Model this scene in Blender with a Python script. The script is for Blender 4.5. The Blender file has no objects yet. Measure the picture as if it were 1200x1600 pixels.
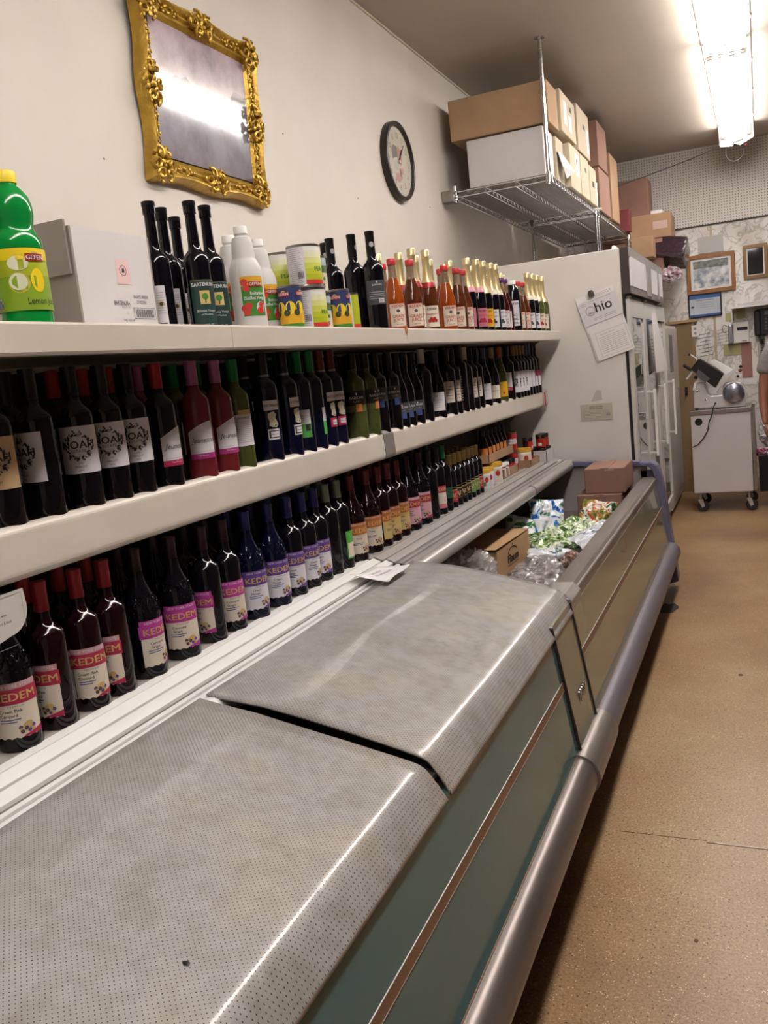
import bpy, bmesh, math, random
from mathutils import Vector, Matrix, noise
random.seed(7)
C = bpy.data.collections.new('shop'); bpy.context.scene.collection.children.link(C)
SC = bpy.context.scene
PI = math.pi; rad = math.radians
EYE = 1.5            # camera height; geometry below is modelled relative to eye level and lifted at the end

# ---------------------------------------------------------------- camera
F = 1354.87573
a, b, c = .420318159, -.156248642, .106449048
Rz = Matrix.Rotation(a, 3, 'Z'); Rx = Matrix.Rotation(b, 3, 'X'); Ry = Matrix.Rotation(c, 3, 'Y')
M = Rz @ Rx @ Ry
rt, fw, up = M.col[0], M.col[1], M.col[2]
cam_d = bpy.data.cameras.new('camera'); cam_d.sensor_fit = 'AUTO'; cam_d.sensor_width = 36
cam_d.lens = F / 1600 * 36; cam_d.clip_start = .05
cam = bpy.data.objects.new('camera', cam_d); C.objects.link(cam)
cam.matrix_world = Matrix(((rt[0], up[0], -fw[0], 0), (rt[1], up[1], -fw[1], 0), (rt[2], up[2], -fw[2], EYE), (0, 0, 0, 1)))
SC.camera = cam
# ---------------------------------------------------------------- light and exposure
W = bpy.data.worlds.new('world'); SC.world = W; W.use_nodes = True
W.node_tree.nodes['Background'].inputs[0].default_value = (.9, .88, .86, 1)
W.node_tree.nodes['Background'].inputs[1].default_value = .2
SC.view_settings.view_transform = 'Standard'; SC.view_settings.look = 'None'
SC.view_settings.gamma = 1; SC.view_settings.use_curve_mapping = False
SC.view_settings.exposure = 0.0
TUBE = 26.0          # radiance of the fluorescent tubes

# ---------------------------------------------------------------- materials
def lin(h):
    h = h.lstrip('#'); v = [int(h[i:i+2], 16) / 255 for i in (0, 2, 4)]
    return tuple(x / 12.92 if x <= .04045 else ((x + .055) / 1.055) ** 2.4 for x in v) + (1,)
MATS = {}
def mat(name, col='#888888', rough=.5, metal=0, trans=0, emit=0, coat=0, spec=.5, ior=1.45, alpha=1,
        c2=None, scale=20, detail=4, contrast=.5, bump=0, bscale=None, stretch=None, sss=0):
    if name in MATS: return MATS[name]
    m = bpy.data.materials.new(name); m.use_nodes = True; N = m.node_tree.nodes; L = m.node_tree.links
    p = N['Principled BSDF']; I = p.inputs
    I['Base Color'].default_value = lin(col); I['Roughness'].default_value = rough; I['Metallic'].default_value = metal
    I['Transmission Weight'].default_value = trans; I['Coat Weight'].default_value = coat; I['Coat Roughness'].default_value = .03
    I['Specular IOR Level'].default_value = spec; I['IOR'].default_value = ior; I['Alpha'].default_value = alpha
    if emit: I['Emission Color'].default_value = lin(col); I['Emission Strength'].default_value = emit
    if c2 or bump:
        tc = N.new('ShaderNodeTexCoord'); mp = N.new('ShaderNodeMapping'); L.new(tc.outputs['Object'], mp.inputs[0])
        if stretch: mp.inputs['Scale'].default_value = stretch
        if c2:
            n = N.new('ShaderNodeTexNoise'); n.inputs['Scale'].default_value = scale; n.inputs['Detail'].default_value = detail
            L.new(mp.outputs[0], n.inputs['Vector'])
            r = N.new('ShaderNodeValToRGB'); r.color_ramp.elements[0].position = .5 - contrast / 2; r.color_ramp.elements[1].position = .5 + contrast / 2
            r.color_ramp.elements[0].color = lin(col); r.color_ramp.elements[1].color = lin(c2)
            L.new(n.outputs['Fac'], r.inputs[0]); L.new(r.outputs[0], I['Base Color'])
        if bump:
            n2 = N.new('ShaderNodeTexNoise'); n2.inputs['Scale'].default_value = bscale or scale; n2.inputs['Detail'].default_value = 3
            L.new(mp.outputs[0], n2.inputs['Vector'])
            bp = N.new('ShaderNodeBump'); bp.inputs['Strength'].default_value = bump; bp.inputs['Distance'].default_value = .01
            L.new(n2.outputs['Fac'], bp.inputs['Height']); L.new(bp.outputs[0], I['Normal'])
    MATS[name] = m; return m
def nodes(m):
    return m.node_tree.nodes, m.node_tree.links, m.node_tree.nodes['Principled BSDF']
def ramp(N, L, src, stops):
    r = N.new('ShaderNodeValToRGB'); e = r.color_ramp.elements
    e[0].position, e[0].color = stops[0][0], lin(stops[0][1]); e[1].position, e[1].color = stops[-1][0], lin(stops[-1][1])
    for p_, c_ in stops[1:-1]:
        x = e.new(p_); x.color = lin(c_)
    L.new(src, r.inputs[0]); return r
def mixc(N, L, f, a_, b_, mode='MIX'):
    x = N.new('ShaderNodeMix'); x.data_type = 'RGBA'; x.blend_type = mode
    for sock, v in ((x.inputs[0], f), (x.inputs[6], a_), (x.inputs[7], b_)):
        if isinstance(v, (int, float)): sock.default_value = v
        elif isinstance(v, str): sock.default_value = lin(v)
        else: L.new(v, sock)
    return x.outputs[2]
def noise_n(N, L, vec, scale, detail=4, rough=.55):
    n = N.new('ShaderNodeTexNoise'); n.inputs['Scale'].default_value = scale; n.inputs['Detail'].default_value = detail
    n.inputs['Roughness'].default_value = rough; L.new(vec, n.inputs['Vector']); return n.outputs['Fac']
def mathn(N, L, op, a_, b_=None, c_=None):
    n = N.new('ShaderNodeMath'); n.operation = op
    for i, v in enumerate((a_, b_, c_)):
        if v is None: continue
        if isinstance(v, (int, float)): n.inputs[i].default_value = v
        else: L.new(v, n.inputs[i])
    return n.outputs[0]

def dots(name, base, dot, axes, cell, r, hexa=False, rough=.5, stain=None, bump=.2, coat=0):
    """sheet perforated with a regular grid of holes, seen as dark dots"""
    m = mat(name, base, rough, coat=coat); N, L, p = nodes(m)
    tc = N.new('ShaderNodeTexCoord'); sx = N.new('ShaderNodeSeparateXYZ'); L.new(tc.outputs['Object'], sx.inputs[0])
    u, v = sx.outputs[axes[0]], sx.outputs[axes[1]]
    def grid(ou, ov):
        su = mathn(N, L, 'ADD', mathn(N, L, 'DIVIDE', u, cell), ou); sv = mathn(N, L, 'ADD', mathn(N, L, 'DIVIDE', v, cell), ov)
        fu = mathn(N, L, 'SUBTRACT', mathn(N, L, 'FRACT', su), .5); fv = mathn(N, L, 'SUBTRACT', mathn(N, L, 'FRACT', sv), .5)
        d = mathn(N, L, 'SQRT', mathn(N, L, 'ADD', mathn(N, L, 'MULTIPLY', fu, fu), mathn(N, L, 'MULTIPLY', fv, fv)))
        return mathn(N, L, 'LESS_THAN', d, r)
    f = grid(500, 500)
    if hexa: f = mathn(N, L, 'MAXIMUM', f, grid(500.5, 500.5))
    basec = base
    if stain:
        n1 = noise_n(N, L, tc.outputs['Object'], 3.2, 5); r1 = ramp(N, L, n1, [(.38, stain[0]), (.5, base), (.64, stain[1])])
        n2 = noise_n(N, L, tc.outputs['Object'], 26, 6, .7); r2 = ramp(N, L, n2, [(.3, '#e6e2dd'), (.62, '#ffffff')])
        basec = mixc(N, L, 1.0, r1.outputs[0], r2.outputs[0], 'MULTIPLY')
    col = mixc(N, L, f, basec, dot); L.new(col, p.inputs['Base Color'])
    bp = N.new('ShaderNodeBump'); bp.invert = True; bp.inputs['Strength'].default_value = bump; bp.inputs['Distance'].default_value = .002
    L.new(f, bp.inputs['Height']); L.new(bp.outputs[0], p.inputs['Normal'])
    return m

# general palette
m_wall = mat('cream_wall_paint', '#c5bdb3', .62, c2='#cdc5bb', scale=2.5, contrast=.4, bump=.12, bscale=14)
m_ceil = mat('taupe_ceiling_paint', '#aba195', .6, c2='#b3a99d', scale=1.2, bump=.05, bscale=9)
m_shelf = mat('cream_enamel', '#cbc3b8', .32, c2='#c5bcb0', scale=5, contrast=.3, coat=.2)
m_ledge = mat('white_enamel', '#f1f0ee', .3, coat=1); m_ledge.node_tree.nodes['Principled BSDF'].inputs['Coat Roughness'].default_value = .28
m_groove = mat('groove_grey', '#6a6661', .5)
m_alu = mat('brushed_aluminium', '#c4c0bd', .34, .5, c2='#aeaaa7', scale=8, stretch=(6, .4, 6), contrast=.4)
m_alu_dk = mat('worn_steel', '#9a928d', .34, .6, c2='#7f7772', scale=7, stretch=(5, .5, 5), contrast=.5)
m_chrome = mat('chrome', '#c9c9cb', .18, 1)
m_black = mat('black_plastic', '#141315', .4)
m_white = mat('white_plastic', '#e6e3df', .35)
m_paper = mat('paper', '#dfdcdc', .75)
m_ink = mat('ink', '#2b2a2e', .7)
m_lgrey = mat('pale_print', '#9b989a', .7)
m_card = mat('cardboard', '#a98a6c', .8, c2='#9c7d60', scale=5, contrast=.4, bump=.05, bscale=60)
m_card2 = mat('light_cardboard', '#b3906a', .8, c2='#a98661', scale=6, contrast=.4)
m_card3 = mat('rosy_cardboard', '#94705f', .8, c2='#89675a', scale=6, contrast=.4)
m_cwhite = mat('white_cardboard', '#ccc8c8', .7, c2='#c2bdbc', scale=3)
m_cbeige = mat('beige_cardboard', '#c3b59d', .75, c2='#b5a68e', scale=6)
m_dark = mat('dark_interior', '#3a312e', .6, c2='#2a2422', scale=4)
m_liner = mat('freezer_liner', '#6b5e58', .45, c2='#57504b', scale=3, stretch=(1, 1, 3))
m_tape = mat('packing_tape', '#b79c78', .25, coat=.5)

# ---------------------------------------------------------------- mesh helpers
class MB:
    def __init__(s): s.v = []; s.f = []; s.m = []; s.mats = []; s.sm = []
    def mi(s, m):
        if m not in s.mats: s.mats.append(m)
        return s.mats.index(m)
    def add(s, vs, fs, m, T=None, smooth=False):
        o = len(s.v); k = s.mi(m)
        s.v += [tuple(T @ Vector(v)) if T else tuple(v) for v in vs]
        s.f += [tuple(i + o for i in f) for f in fs]; s.m += [k] * len(fs); s.sm += [smooth] * len(fs); return s
    def box(s, x0, x1, y0, y1, z0, z1, m, T=None):
        vs = [(x, y, z) for x in (x0, x1) for y in (y0, y1) for z in (z0, z1)]
        return s.add(vs, [(0, 1, 3, 2), (4, 6, 7, 5), (0, 4, 5, 1), (2, 3, 7, 6), (0, 2, 6, 4), (1, 5, 7, 3)], m, T)
    def lathe(s, prof, m, seg=20, T=None, smooth=True, top=True):
        vs = []; fs = []
        for r, z in prof:
            vs += [(r * math.cos(2 * PI * i / seg), r * math.sin(2 * PI * i / seg), z) for i in range(seg)]
        for j in range(len(prof) - 1):
            for i in range(seg):
                k = (i + 1) % seg; fs.append((j * seg + i, j * seg + k, (j + 1) * seg + k, (j + 1) * seg + i))
        if prof[0][0] > 1e-5 and not (len(prof) == 2 and abs(prof[0][1] - prof[1][1]) < 1e-6): fs.append(tuple(range(seg - 1, -1, -1)))
        n = (len(prof) - 1) * seg
        if prof[-1][0] > 1e-5 and top: fs.append(tuple(n + i for i in range(seg)))
        return s.add(vs, fs, m, T, smooth)
    def tube(s, pts, r, m, seg=8, T=None, closed=False, smooth=True):
        pts = [Vector(p) for p in pts]; n = len(pts); vs = []; fs = []
        rs = r if isinstance(r, (list, tuple)) else [r] * n
        prev = None
        for i, p in enumerate(pts):
            if closed: t = (pts[(i + 1) % n] - pts[i - 1])
            else: t = pts[min(i + 1, n - 1)] - pts[max(i - 1, 0)]
            t = t.normalized() if t.length > 1e-9 else Vector((0, 0, 1))
            if prev is None:
                u = t.orthogonal().normalized()
            else:
                u = prev - t * prev.dot(t); u = u.normalized() if u.length > 1e-6 else t.orthogonal().normalized()
            prev = u; w = t.cross(u)
            for k in range(seg):
                an = 2 * PI * k / seg; vs.append(p + (u * math.cos(an) + w * math.sin(an)) * rs[i])
        for i in range(n if closed else n - 1):
            j = (i + 1) % n
            for k in range(seg):
                l = (k + 1) % seg; fs.append((i * seg + k, i * seg + l, j * seg + l, j * seg + k))
        if not closed: fs += [tuple(range(seg - 1, -1, -1)), tuple((n - 1) * seg + k for k in range(seg))]
        return s.add(vs, fs, m, T, smooth)
    def prism(s, poly, d0, d1, axis, m, T=None, smooth=False):
        """extrude a 2-D outline along an axis; poly in the two other axes (xz for Y, yz for X, xy for Z)"""
        def P(u, v, d): return {'Y': (u, d, v), 'X': (d, u, v), 'Z': (u, v, d)}[axis]
        n = len(poly); vs = [P(u, v, d0) for u, v in poly] + [P(u, v, d1) for u, v in poly]
        fs = [tuple(range(n - 1, -1, -1)), tuple(range(n, 2 * n))] + [(i, (i + 1) % n, n + (i + 1) % n, n + i) for i in range(n)]
        return s.add(vs, fs, m, T, smooth)
    def sheet(s, fn, nu, nv, m, smooth=True, T=None):
        vs = [fn(i / nu, j / nv) for j in range(nv + 1) for i in range(nu + 1)]
        fs = [(j * (nu + 1) + i, j * (nu + 1) + i + 1, (j + 1) * (nu + 1) + i + 1, (j + 1) * (nu + 1) + i) for j in range(nv) for i in range(nu)]
        return s.add(vs, fs, m, T, smooth)
    def ball(s, c_, r, m, seg=8, rings=5, sc=(1, 1, 1), T=None):
        pr = [(r * math.sin(PI * i / rings), -r * math.cos(PI * i / rings)) for i in range(rings + 1)]
        pr[0] = (0, -r); pr[-1] = (0, r)
        TT = Matrix.Translation(c_) @ Matrix.Diagonal((*sc, 1))
        return s.lathe(pr, m, seg, (T @ TT) if T else TT)
    def mesh(s, name, fix=True):
        me = bpy.data.meshes.new(name); me.from_pydata(s.v, [], s.f)
        for m in s.mats: me.materials.append(m)
        for p, k, sm in zip(me.polygons, s.m, s.sm): p.material_index = k; p.use_smooth = sm
        if fix:
            bm = bmesh.new(); bm.from_mesh(me); bmesh.ops.remove_doubles(bm, verts=bm.verts, dist=1e-6)
            bmesh.ops.recalc_face_normals(bm, faces=bm.faces); bm.to_mesh(me); bm.free()
        me.update()
        if any(s.sm): me.set_sharp_from_angle(angle=rad(42))
        return me
    def build(s, name, parent=None, bevel=0, fix=True, loc=None, solid=0):
        o = bpy.data.objects.new(name, s.mesh(name, fix)); C.objects.link(o)
        if parent: o.parent = parent
        if loc: o.location = loc
        if solid:
            q = o.modifiers.new('thickness', 'SOLIDIFY'); q.thickness = solid
        if bevel:
            q = o.modifiers.new('bevel', 'BEVEL'); q.width = bevel; q.segments = 2; q.limit_method = 'ANGLE'; q.angle_limit = rad(40)
        return o
def tag(o, label=None, cat=None, group=None, kind=None):
    if label: o['label'] = label
    if cat: o['category'] = cat
    if group: o['group'] = group
    if kind: o['kind'] = kind
    return o
def thing(name, label, cat, loc=(0, 0, 0), rz=0, group=None):
    o = bpy.data.objects.new(name, None); C.objects.link(o); o.empty_display_size = .05
    o.location = loc; o.rotation_euler = (0, 0, rz); return tag(o, label, cat, group)
def link(name, me, parent, loc=None, rz=0):
    o = bpy.data.objects.new(name, me); C.objects.link(o); o.parent = parent
    if loc: o.location = loc
    o.rotation_euler = (0, 0, rz); return o
TXT = {}
def text2d(s_, bold=0, shear=0):
    """outline of a word as flat triangles, height of a capital = 1, centred"""
    k = (s_, bold, shear)
    if k not in TXT:
        cu = bpy.data.curves.new('word', 'FONT'); cu.body = s_; cu.resolution_u = 2; cu.align_x = 'CENTER'; cu.shear = shear
        ob = bpy.data.objects.new('word', cu); C.objects.link(ob)
        me = bpy.data.meshes.new_from_object(ob)
        vs = [(v.co.x / .69, v.co.y / .69) for v in me.vertices]; fs = [tuple(p.vertices) for p in me.polygons]
        if bold:                                   # thicken by overlaying shifted copies
            n0 = len(vs); base = list(vs); bf = list(fs); b_ = min(.05, bold * 2.5)
            for q, (dx, dy) in enumerate(((b_, 0), (-b_, 0), (0, b_ * .6))):
                vs = vs + [(x + dx, y + dy) for x, y in base]; fs = fs + [tuple(i + n0 * (q + 1) for i in f) for f in bf]
        bpy.data.objects.remove(ob); bpy.data.curves.remove(cu); bpy.data.meshes.remove(me)
        TXT[k] = (vs, fs)
    return TXT[k]
def put_text(mb, s_, T, size, m, bold=0, shear=0, width=1.0):
    """T maps local (x right, y up, 0) to place"""
    vs, fs = text2d(s_, bold, shear)
    mb.add([(x * size * width, y * size, 0) for x, y in vs], fs, m, T)
def plane_T(o, right, upv):
    r_ = Vector(right).normalized(); u_ = Vector(upv).normalized(); n = r_.cross(u_)
    return Matrix(((r_[0], u_[0], n[0], o[0]), (r_[1], u_[1], n[1], o[1]), (r_[2], u_[2], n[2], o[2]), (0, 0, 0, 1)))
def patch(mb, R, z0, z1, a0, a1, m, e=.0008, top=None, jag=0):
    n = max(2, int(abs(a1 - a0) / 10))
    vs = []; 
    for i in range(n + 1):
        t = i / n; an = rad(a0 + (a1 - a0) * t); zt = z1 + (top(t) if top else 0); zb = z0 + (jag * ((i % 2) - .5) if jag else 0)
        vs += [((R + e) * math.cos(an), (R + e) * math.sin(an), zb), ((R + e) * math.cos(an), (R + e) * math.sin(an), zt)]
    mb.add(vs, [(2 * i, 2 * i + 2, 2 * i + 3, 2 * i + 1) for i in range(n)], m, smooth=True)
def wrap_text(mb, s_, R, zc, size, m, a0=0, bold=0, shear=0, e=.0014, width=1.0):
    vs, fs = text2d(s_, bold, shear)
    out = []
    for x, y in vs:
        an = rad(a0) + x * size * width / R
        out.append(((R + e) * math.cos(an), (R + e) * math.sin(an), zc + (y - .5) * size))
    mb.add(out, fs, m)
def wrap_blob(mb, R, a0, zc, ru, rz_, m, e=.0012, n=10, rot=0):
    vs = []
    for i in range(n):
        t = 2 * PI * i / n; u = ru * math.cos(t); w = rz_ * math.sin(t); u, w = u * math.cos(rot) - w * math.sin(rot), u * math.sin(rot) + w * math.cos(rot)
        an = rad(a0) + u / R; vs.append(((R + e) * math.cos(an), (R + e) * math.sin(an), zc + w))
    mb.add(vs, [tuple(range(n))], m)
def lines(mb, T, x0, x1, ys, h, m, seed=1):
    """rows of fine print"""
    rr = random.Random(seed)
    for y in ys:
        x = x0
        while x < x1:
            w = rr.uniform(.04, .14) * (x1 - x0); e_ = min(x + w, x1)
            mb.add([(x, y, 0), (e_, y, 0), (e_, y + h, 0), (x, y + h, 0)], [(0, 1, 2, 3)], m, T); x = e_ + .02 * (x1 - x0)

# ================================================================ ROOM
XW, YB, ZF, ZC = -1.77, 9.3, -1.5, 1.815
XR, YN = 2.9, -2.6
def struct(mb, name, parent=None):
    o = mb.build(name, parent); 
    if not parent: o['kind'] = 'structure'
    return o
# floor: speckled tan terrazzo
m_floor = mat('tan_terrazzo', '#a97f55', .36); N, L, p = nodes(m_floor)
tc = N.new('ShaderNodeTexCoord'); V = tc.outputs['Object']
r1 = ramp(N, L, noise_n(N, L, V, 1.1, 4), [(.34, '#8b6b4c'), (.5, '#a5845f'), (.68, '#b59b77')])
r2 = ramp(N, L, noise_n(N, L, V, 130, 5, .75), [(.34, '#b9ada2'), (.6, '#ffffff')])
c1 = mixc(N, L, 1.0, r1.outputs[0], r2.outputs[0], 'MULTIPLY')
vo = N.new('ShaderNodeTexVoronoi'); vo.inputs['Scale'].default_value = 95; L.new(V, vo.inputs['Vector'])
sel = mathn(N, L, 'MULTIPLY', mathn(N, L, 'LESS_THAN', vo.outputs['Distance'], .2), mathn(N, L, 'GREATER_THAN', noise_n(N, L, V, 60, 1), .5))
c2 = mixc(N, L, sel, c1, '#3d2618')
vo2 = N.new('ShaderNodeTexVoronoi'); vo2.inputs['Scale'].default_value = 130; L.new(V, vo2.inputs['Vector'])
sel2 = mathn(N, L, 'MULTIPLY', mathn(N, L, 'LESS_THAN', vo2.outputs['Distance'], .2), mathn(N, L, 'GREATER_THAN', noise_n(N, L, V, 45, 1), .52))
c3 = mixc(N, L, sel2, c2, '#d9bd97'); L.new(c3, p.inputs['Base Color'])
fl = struct(MB().box(XW - .1, XR + .1, YN - .1, YB + .1, ZF - .05, ZF, m_floor), 'floor')
cr = MB(); 
for x0, x1, dy, w in ((-.46, -.2, 0, .0012), (-.2, -.02, -.012, .0018), (-.02, .5, -.008, .0012), (.5, 1.8, .0, .001)):
    cr.box(x0, x1, 2.585 + dy - w, 2.585 + dy + w, ZF, ZF + .0006, mat('crack_dark', '#4a3423', .8))
cr.box(-.17, -.03, 2.574, 2.579, ZF, ZF + .0009, mat('crack_pale', '#cfc2b2', .6))
cr.build('floor_crack', fl)
struct(MB().box(XW - .1, XR + .1, YN - .1, YB + .1, ZC, ZC + .05, m_ceil), 'ceiling')
wl = struct(MB().box(XW - .1, XW, YN - .1, YB + .1, ZF, ZC, m_wall), 'wall_left')
m_far = mat('brown_far_wall', '#54493f', .7)
struct(MB().box(XR, XR + .1, YN, YB + .1, ZF, ZC, m_far), 'wall_right')
struct(MB().box(XW, XR, YN - .1, YN, ZF, ZC, m_wall), 'wall_front')
for k, (y_, z_) in enumerate(((3.35, 1.02), (4.05, .86), (2.2, .72), (5.1, .95))):
    MB().lathe([(.004, 0), (.003, .0012), (0, .0014)], mat('nail_spot', '#5b5149', .6), 8, Matrix.Translation((XW, y_, z_)) @ Matrix.Rotation(PI / 2, 4, 'Y')).build('nail_hole', wl)
MB().tube([(XW + .006, YN, ZC - .006), (XW + .006, YB, ZC - .006)], .006, mat('pale_bead', '#c9bca8', .6), 6).build('corner_bead', wl)
# back wall: marble-look wallpaper below, pegboard above
m_marb = mat('marble_wallpaper', '#cfcac0', .45); N, L, p = nodes(m_marb)
tc = N.new('ShaderNodeTexCoord'); V = tc.outputs['Object']
n1 = N.new('ShaderNodeTexNoise'); n1.inputs['Scale'].default_value = 5; n1.inputs['Detail'].default_value = 6; n1.inputs['Distortion'].default_value = 1.6; L.new(V, n1.inputs['Vector'])
rr = ramp(N, L, n1.outputs['Fac'], [(0, '#e2dfda'), (.44, '#e8e6e2'), (.49, '#b9b5b0'), (.53, '#e6e3df'), (1, '#d4d0ca')])
n3 = ramp(N, L, noise_n(N, L, V, 2.2, 3), [(.35, '#d2cdc8'), (.6, '#ffffff')])
L.new(mixc(N, L, 1.0, rr.outputs[0], n3.outputs[0], 'MULTIPLY'), p.inputs['Base Color'])
wb = struct(MB().box(XW, XR, YB, YB + .1, ZF, ZC, m_marb), 'wall_back')
m_peg = dots('pegboard', '#cfcac2', '#2e2a27', (0, 2), .0254, .17, rough=.42, bump=.3)
for x0, x1 in ((XW, -.55), (-.549, .66), (.661, XR)):
    MB().box(x0, x1, YB - .012, YB - .001, 1.10, ZC, m_peg).build('pegboard_panel', wb)
MB().box(XW, XR, YB - .016, YB - .001, 1.09, 1.10, mat('dark_edge', '#38322e', .6)).build('pegboard_edge', wb)
for x_ in (-.41, .35, 1.3):
    MB().box(x_, x_ + .022, YB - .006, YB, -.45, 1.09, mat('joint_strip', '#b7a888', .6)).build('joint_strip', wb)
lg = MB(); T_ = plane_T((0, YB - .002, 0), (1, 0, 0), (0, 0, 1))
for k in range(7): lines(lg, T_ @ Matrix.Rotation(rad(6), 4, 'Z'), -.58 + .02 * (k % 3), -.44, [.11 - .035 * k], .007, m_ink, k)
for k in range(6): lines(lg, T_ @ Matrix.Rotation(rad(8), 4, 'Z'), -.38, -.27 + .02 * (k % 2), [.13 - .03 * k], .006, m_lgrey, 20 + k)
lg.build('handwriting', wb)
MB().box(-.62, XR, YB - .03, YB - .001, ZF, ZF + .1, mat('grey_base', '#8f8a80', .5)).build('baseboard', wb)
MB().box(-.78, XR, YB - .025, YB, -1.16, -1.15, mat('groove_line', '#7b746a', .6)).build('panel_joint', wb)
# brown door in the corner
d = thing('door_1', None, None); d['kind'] = 'structure'
m_door = mat('brown_door_paint', '#8d7452', .55, c2='#806848', scale=2, stretch=(2, 2, .5))
MB().box(-1.15, -.60, YB - .06, YB - .001, ZF, .19, m_door).build('door_leaf', d, .004)
MB().box(-.615, -.585, YB - .07, YB - .001, ZF, .19, mat('door_frame_brown', '#8e7654', .5)).build('door_frame', d)
MB().box(-1.2, -.56, YB - .09, YB - .001, .19, .215, mat('raw_wood_strip', '#a5855c', .6)).build('door_lintel', d)
MB().box(-1.2, -.65, YB - .012, YB - .001, .1, .19, m_marb).build('door_transom', d)
h = MB(); h.box(-.70, -.675, YB - .075, YB - .06, -.52, -.44, m_black); h.tube([(-.687, YB - .07, -.47), (-.687, YB - .11, -.47), (-.687, YB - .115, -.50)], .007, m_black); h.build('door_latch', d)

# ================================================================ CEILING LAMPS
m_tube = mat('lit_tube', '#fffaf6', .3, emit=TUBE)
m_fix = mat('fixture_enamel', '#cfcbc4', .35)
def fixture(y0, y1, x=-.13, label='', plate=False):
    t = thing('fluorescent_fixture', label, 'ceiling light', (x, (y0 + y1) / 2, ZC), 0, 'ceiling strip lights')
    h_ = (y1 - y0) / 2
    bd = MB(); bd.prism([(-.14, 0), (.14, 0), (.14, -.012), (.05, -.045), (-.05, -.045), (-.14, -.012)], -h_, h_, 'Y', m_fix)
    hs = bd.build('housing', t)
    for k in range(4):
        xx = (k - 1.5) * .064
        tb = MB(); tb.tube([(xx, -h_ + .035, -.078), (xx, h_ - .035, -.078)], .019, m_tube, 10); tb.build('tube', t)
        for s_ in (-1, 1):
            sk = MB(); sk.box(xx - .018, xx + .018, s_ * (h_ - .03) - .012, s_ * (h_ - .03) + .012, -.102, -.03, m_fix); sk.build('lamp_holder', hs, .003)
    for s_ in (-1, 1):
        for yy in (-.55 * h_, .1 * h_, .75 * h_):
            MB().box(s_ * .141 - .003, s_ * .141 + .003, yy - .02, yy + .02, -.015, -.0005, m_white).build('clip', t)
    if plate:
        pl = MB(); pl.prism([(-.142, 0), (.142, 0), (.142, -.125), (.05, -.165), (.03, -.172), (-.02, -.150), (-.03, -.172), (-.135, -.160)], h_ + .004, h_ + .01, 'Y', m_fix); pl.build('end_plate', t)
        bl = MB(); bl.lathe([(.028, 0), (.028, .09), (0, .09)], m_black, 12, Matrix.Translation((-.03, h_ + .03, -.145)) @ Matrix.Rotation(rad(80), 4, 'Y')); bl.build('ballast_can', t)
        w = MB(); w.tube([(.06 - .075 + .075 * math.cos(q), h_ + .03, -.21 + .085 * math.sin(q)) for q in [rad(k) for k in range(60, -250, -20)]], .0035, m_black, 6); w.build('wire_loop', t)
        MB().ball((.075, h_ + .04, -.17), .012, mat('red_wire_nut', '#b4434f', .4)).build('wire_nut', t)
    return t
fixture(6.17, 8.62, label='four-tube ceiling light farthest back, ending by the pegboard wall', plate=True)
fixture(3.70, 6.15, label='four-tube ceiling light second from the back, cut by the top of the picture')
fixture(1.23, 3.68, label='four-tube ceiling light above the freezers, mirrored in the gold-framed picture')
fixture(-1.24, 1.21, label='four-tube ceiling light overhead beside the first green bottle')

# ================================================================ SHELVING UNIT
su = thing('wall_shelving', 'cream metal wall shelving with two lipped shelves and a ribbed bottom ledge full of bottles', 'shelving', (0, 0, 0))
Y0, Y1 = -.6, 5.57
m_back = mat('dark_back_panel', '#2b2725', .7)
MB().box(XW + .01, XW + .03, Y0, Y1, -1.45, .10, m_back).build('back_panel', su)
# top shelf
YJ = [Y0, 1.80, 2.94, Y1]
for i in range(3):
    s_ = MB(); s_.prism([(XW + .01, .150), (-1.165, .150), (-1.157, .155), (-1.15, .150), (-1.15, .102), (-1.156, .097), (-1.18, .097), (-1.19, .115), (XW + .01, .115)], YJ[i] + .0008, YJ[i + 1] - .0008, 'Y', m_shelf)
    s_.build('top_shelf', su)
MB().box(-1.60, -1.25, 2.3, 5.5, .102, .114, mat('canopy_underside', '#8a837b', .5)).build('canopy_underside_panel', su)  # plain grey panel on the canopy underside, no lamp behind it
MB().box(-1.151, -1.146, 2.925, 2.94, .135, .162, mat('orange_tag', '#a87438', .6)).build('shelf_tag', su)
# middle shelf with deep bullnose lip
prof = [(XW + .03, -.216), (-1.30, -.216), (-1.297, -.205)]
prof += [(-1.293 + .018 * math.sin(rad(t)), -.223 + .018 * math.cos(rad(t))) for t in range(0, 91, 15)]
prof += [(-1.272, -.285)] + [(-1.29 + .018 * math.cos(rad(t)), -.290 - .018 * math.sin(rad(t))) for t in range(0, 91, 18)] + [(-1.30, -.308), (-1.30, -.24), (XW + .03, -.24)]
for y0, y1 in ((Y0, 2.918), (3.012, 5.50)):
    MB().prism(prof, y0, y1, 'Y', m_shelf).build('middle_shelf', su)
pr2 = [(x_ + .002 if x_ > -1.3 else x_, z_ + (.002 if z_ > -.25 and x_ > -1.3 else 0)) for x_, z_ in prof]
MB().prism(pr2, 2.918, 3.012, 'Y', mat('grey_joint_clip', '#77716b', .45)).build('joint_clip', su)
ec = MB(); ec.prism([(-1.32, -.20)] + [(-1.285 + .03 * math.sin(rad(t)), -.225 + .03 * math.cos(rad(t))) for t in range(0, 91, 15)] + [(-1.285 + .03 * math.cos(rad(t)), -.285 - .03 * math.sin(rad(t))) for t in range(0, 91, 15)] + [(-1.32, -.315)], 5.50, 5.565, 'Y', m_alu); ec.build('end_cap', su, .006)
MB().box(-1.262, -1.2545, 5.494, 5.50, -.30, -.215, mat('red_stain', '#b03a35', .5)).build('red_mark', su)
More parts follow.
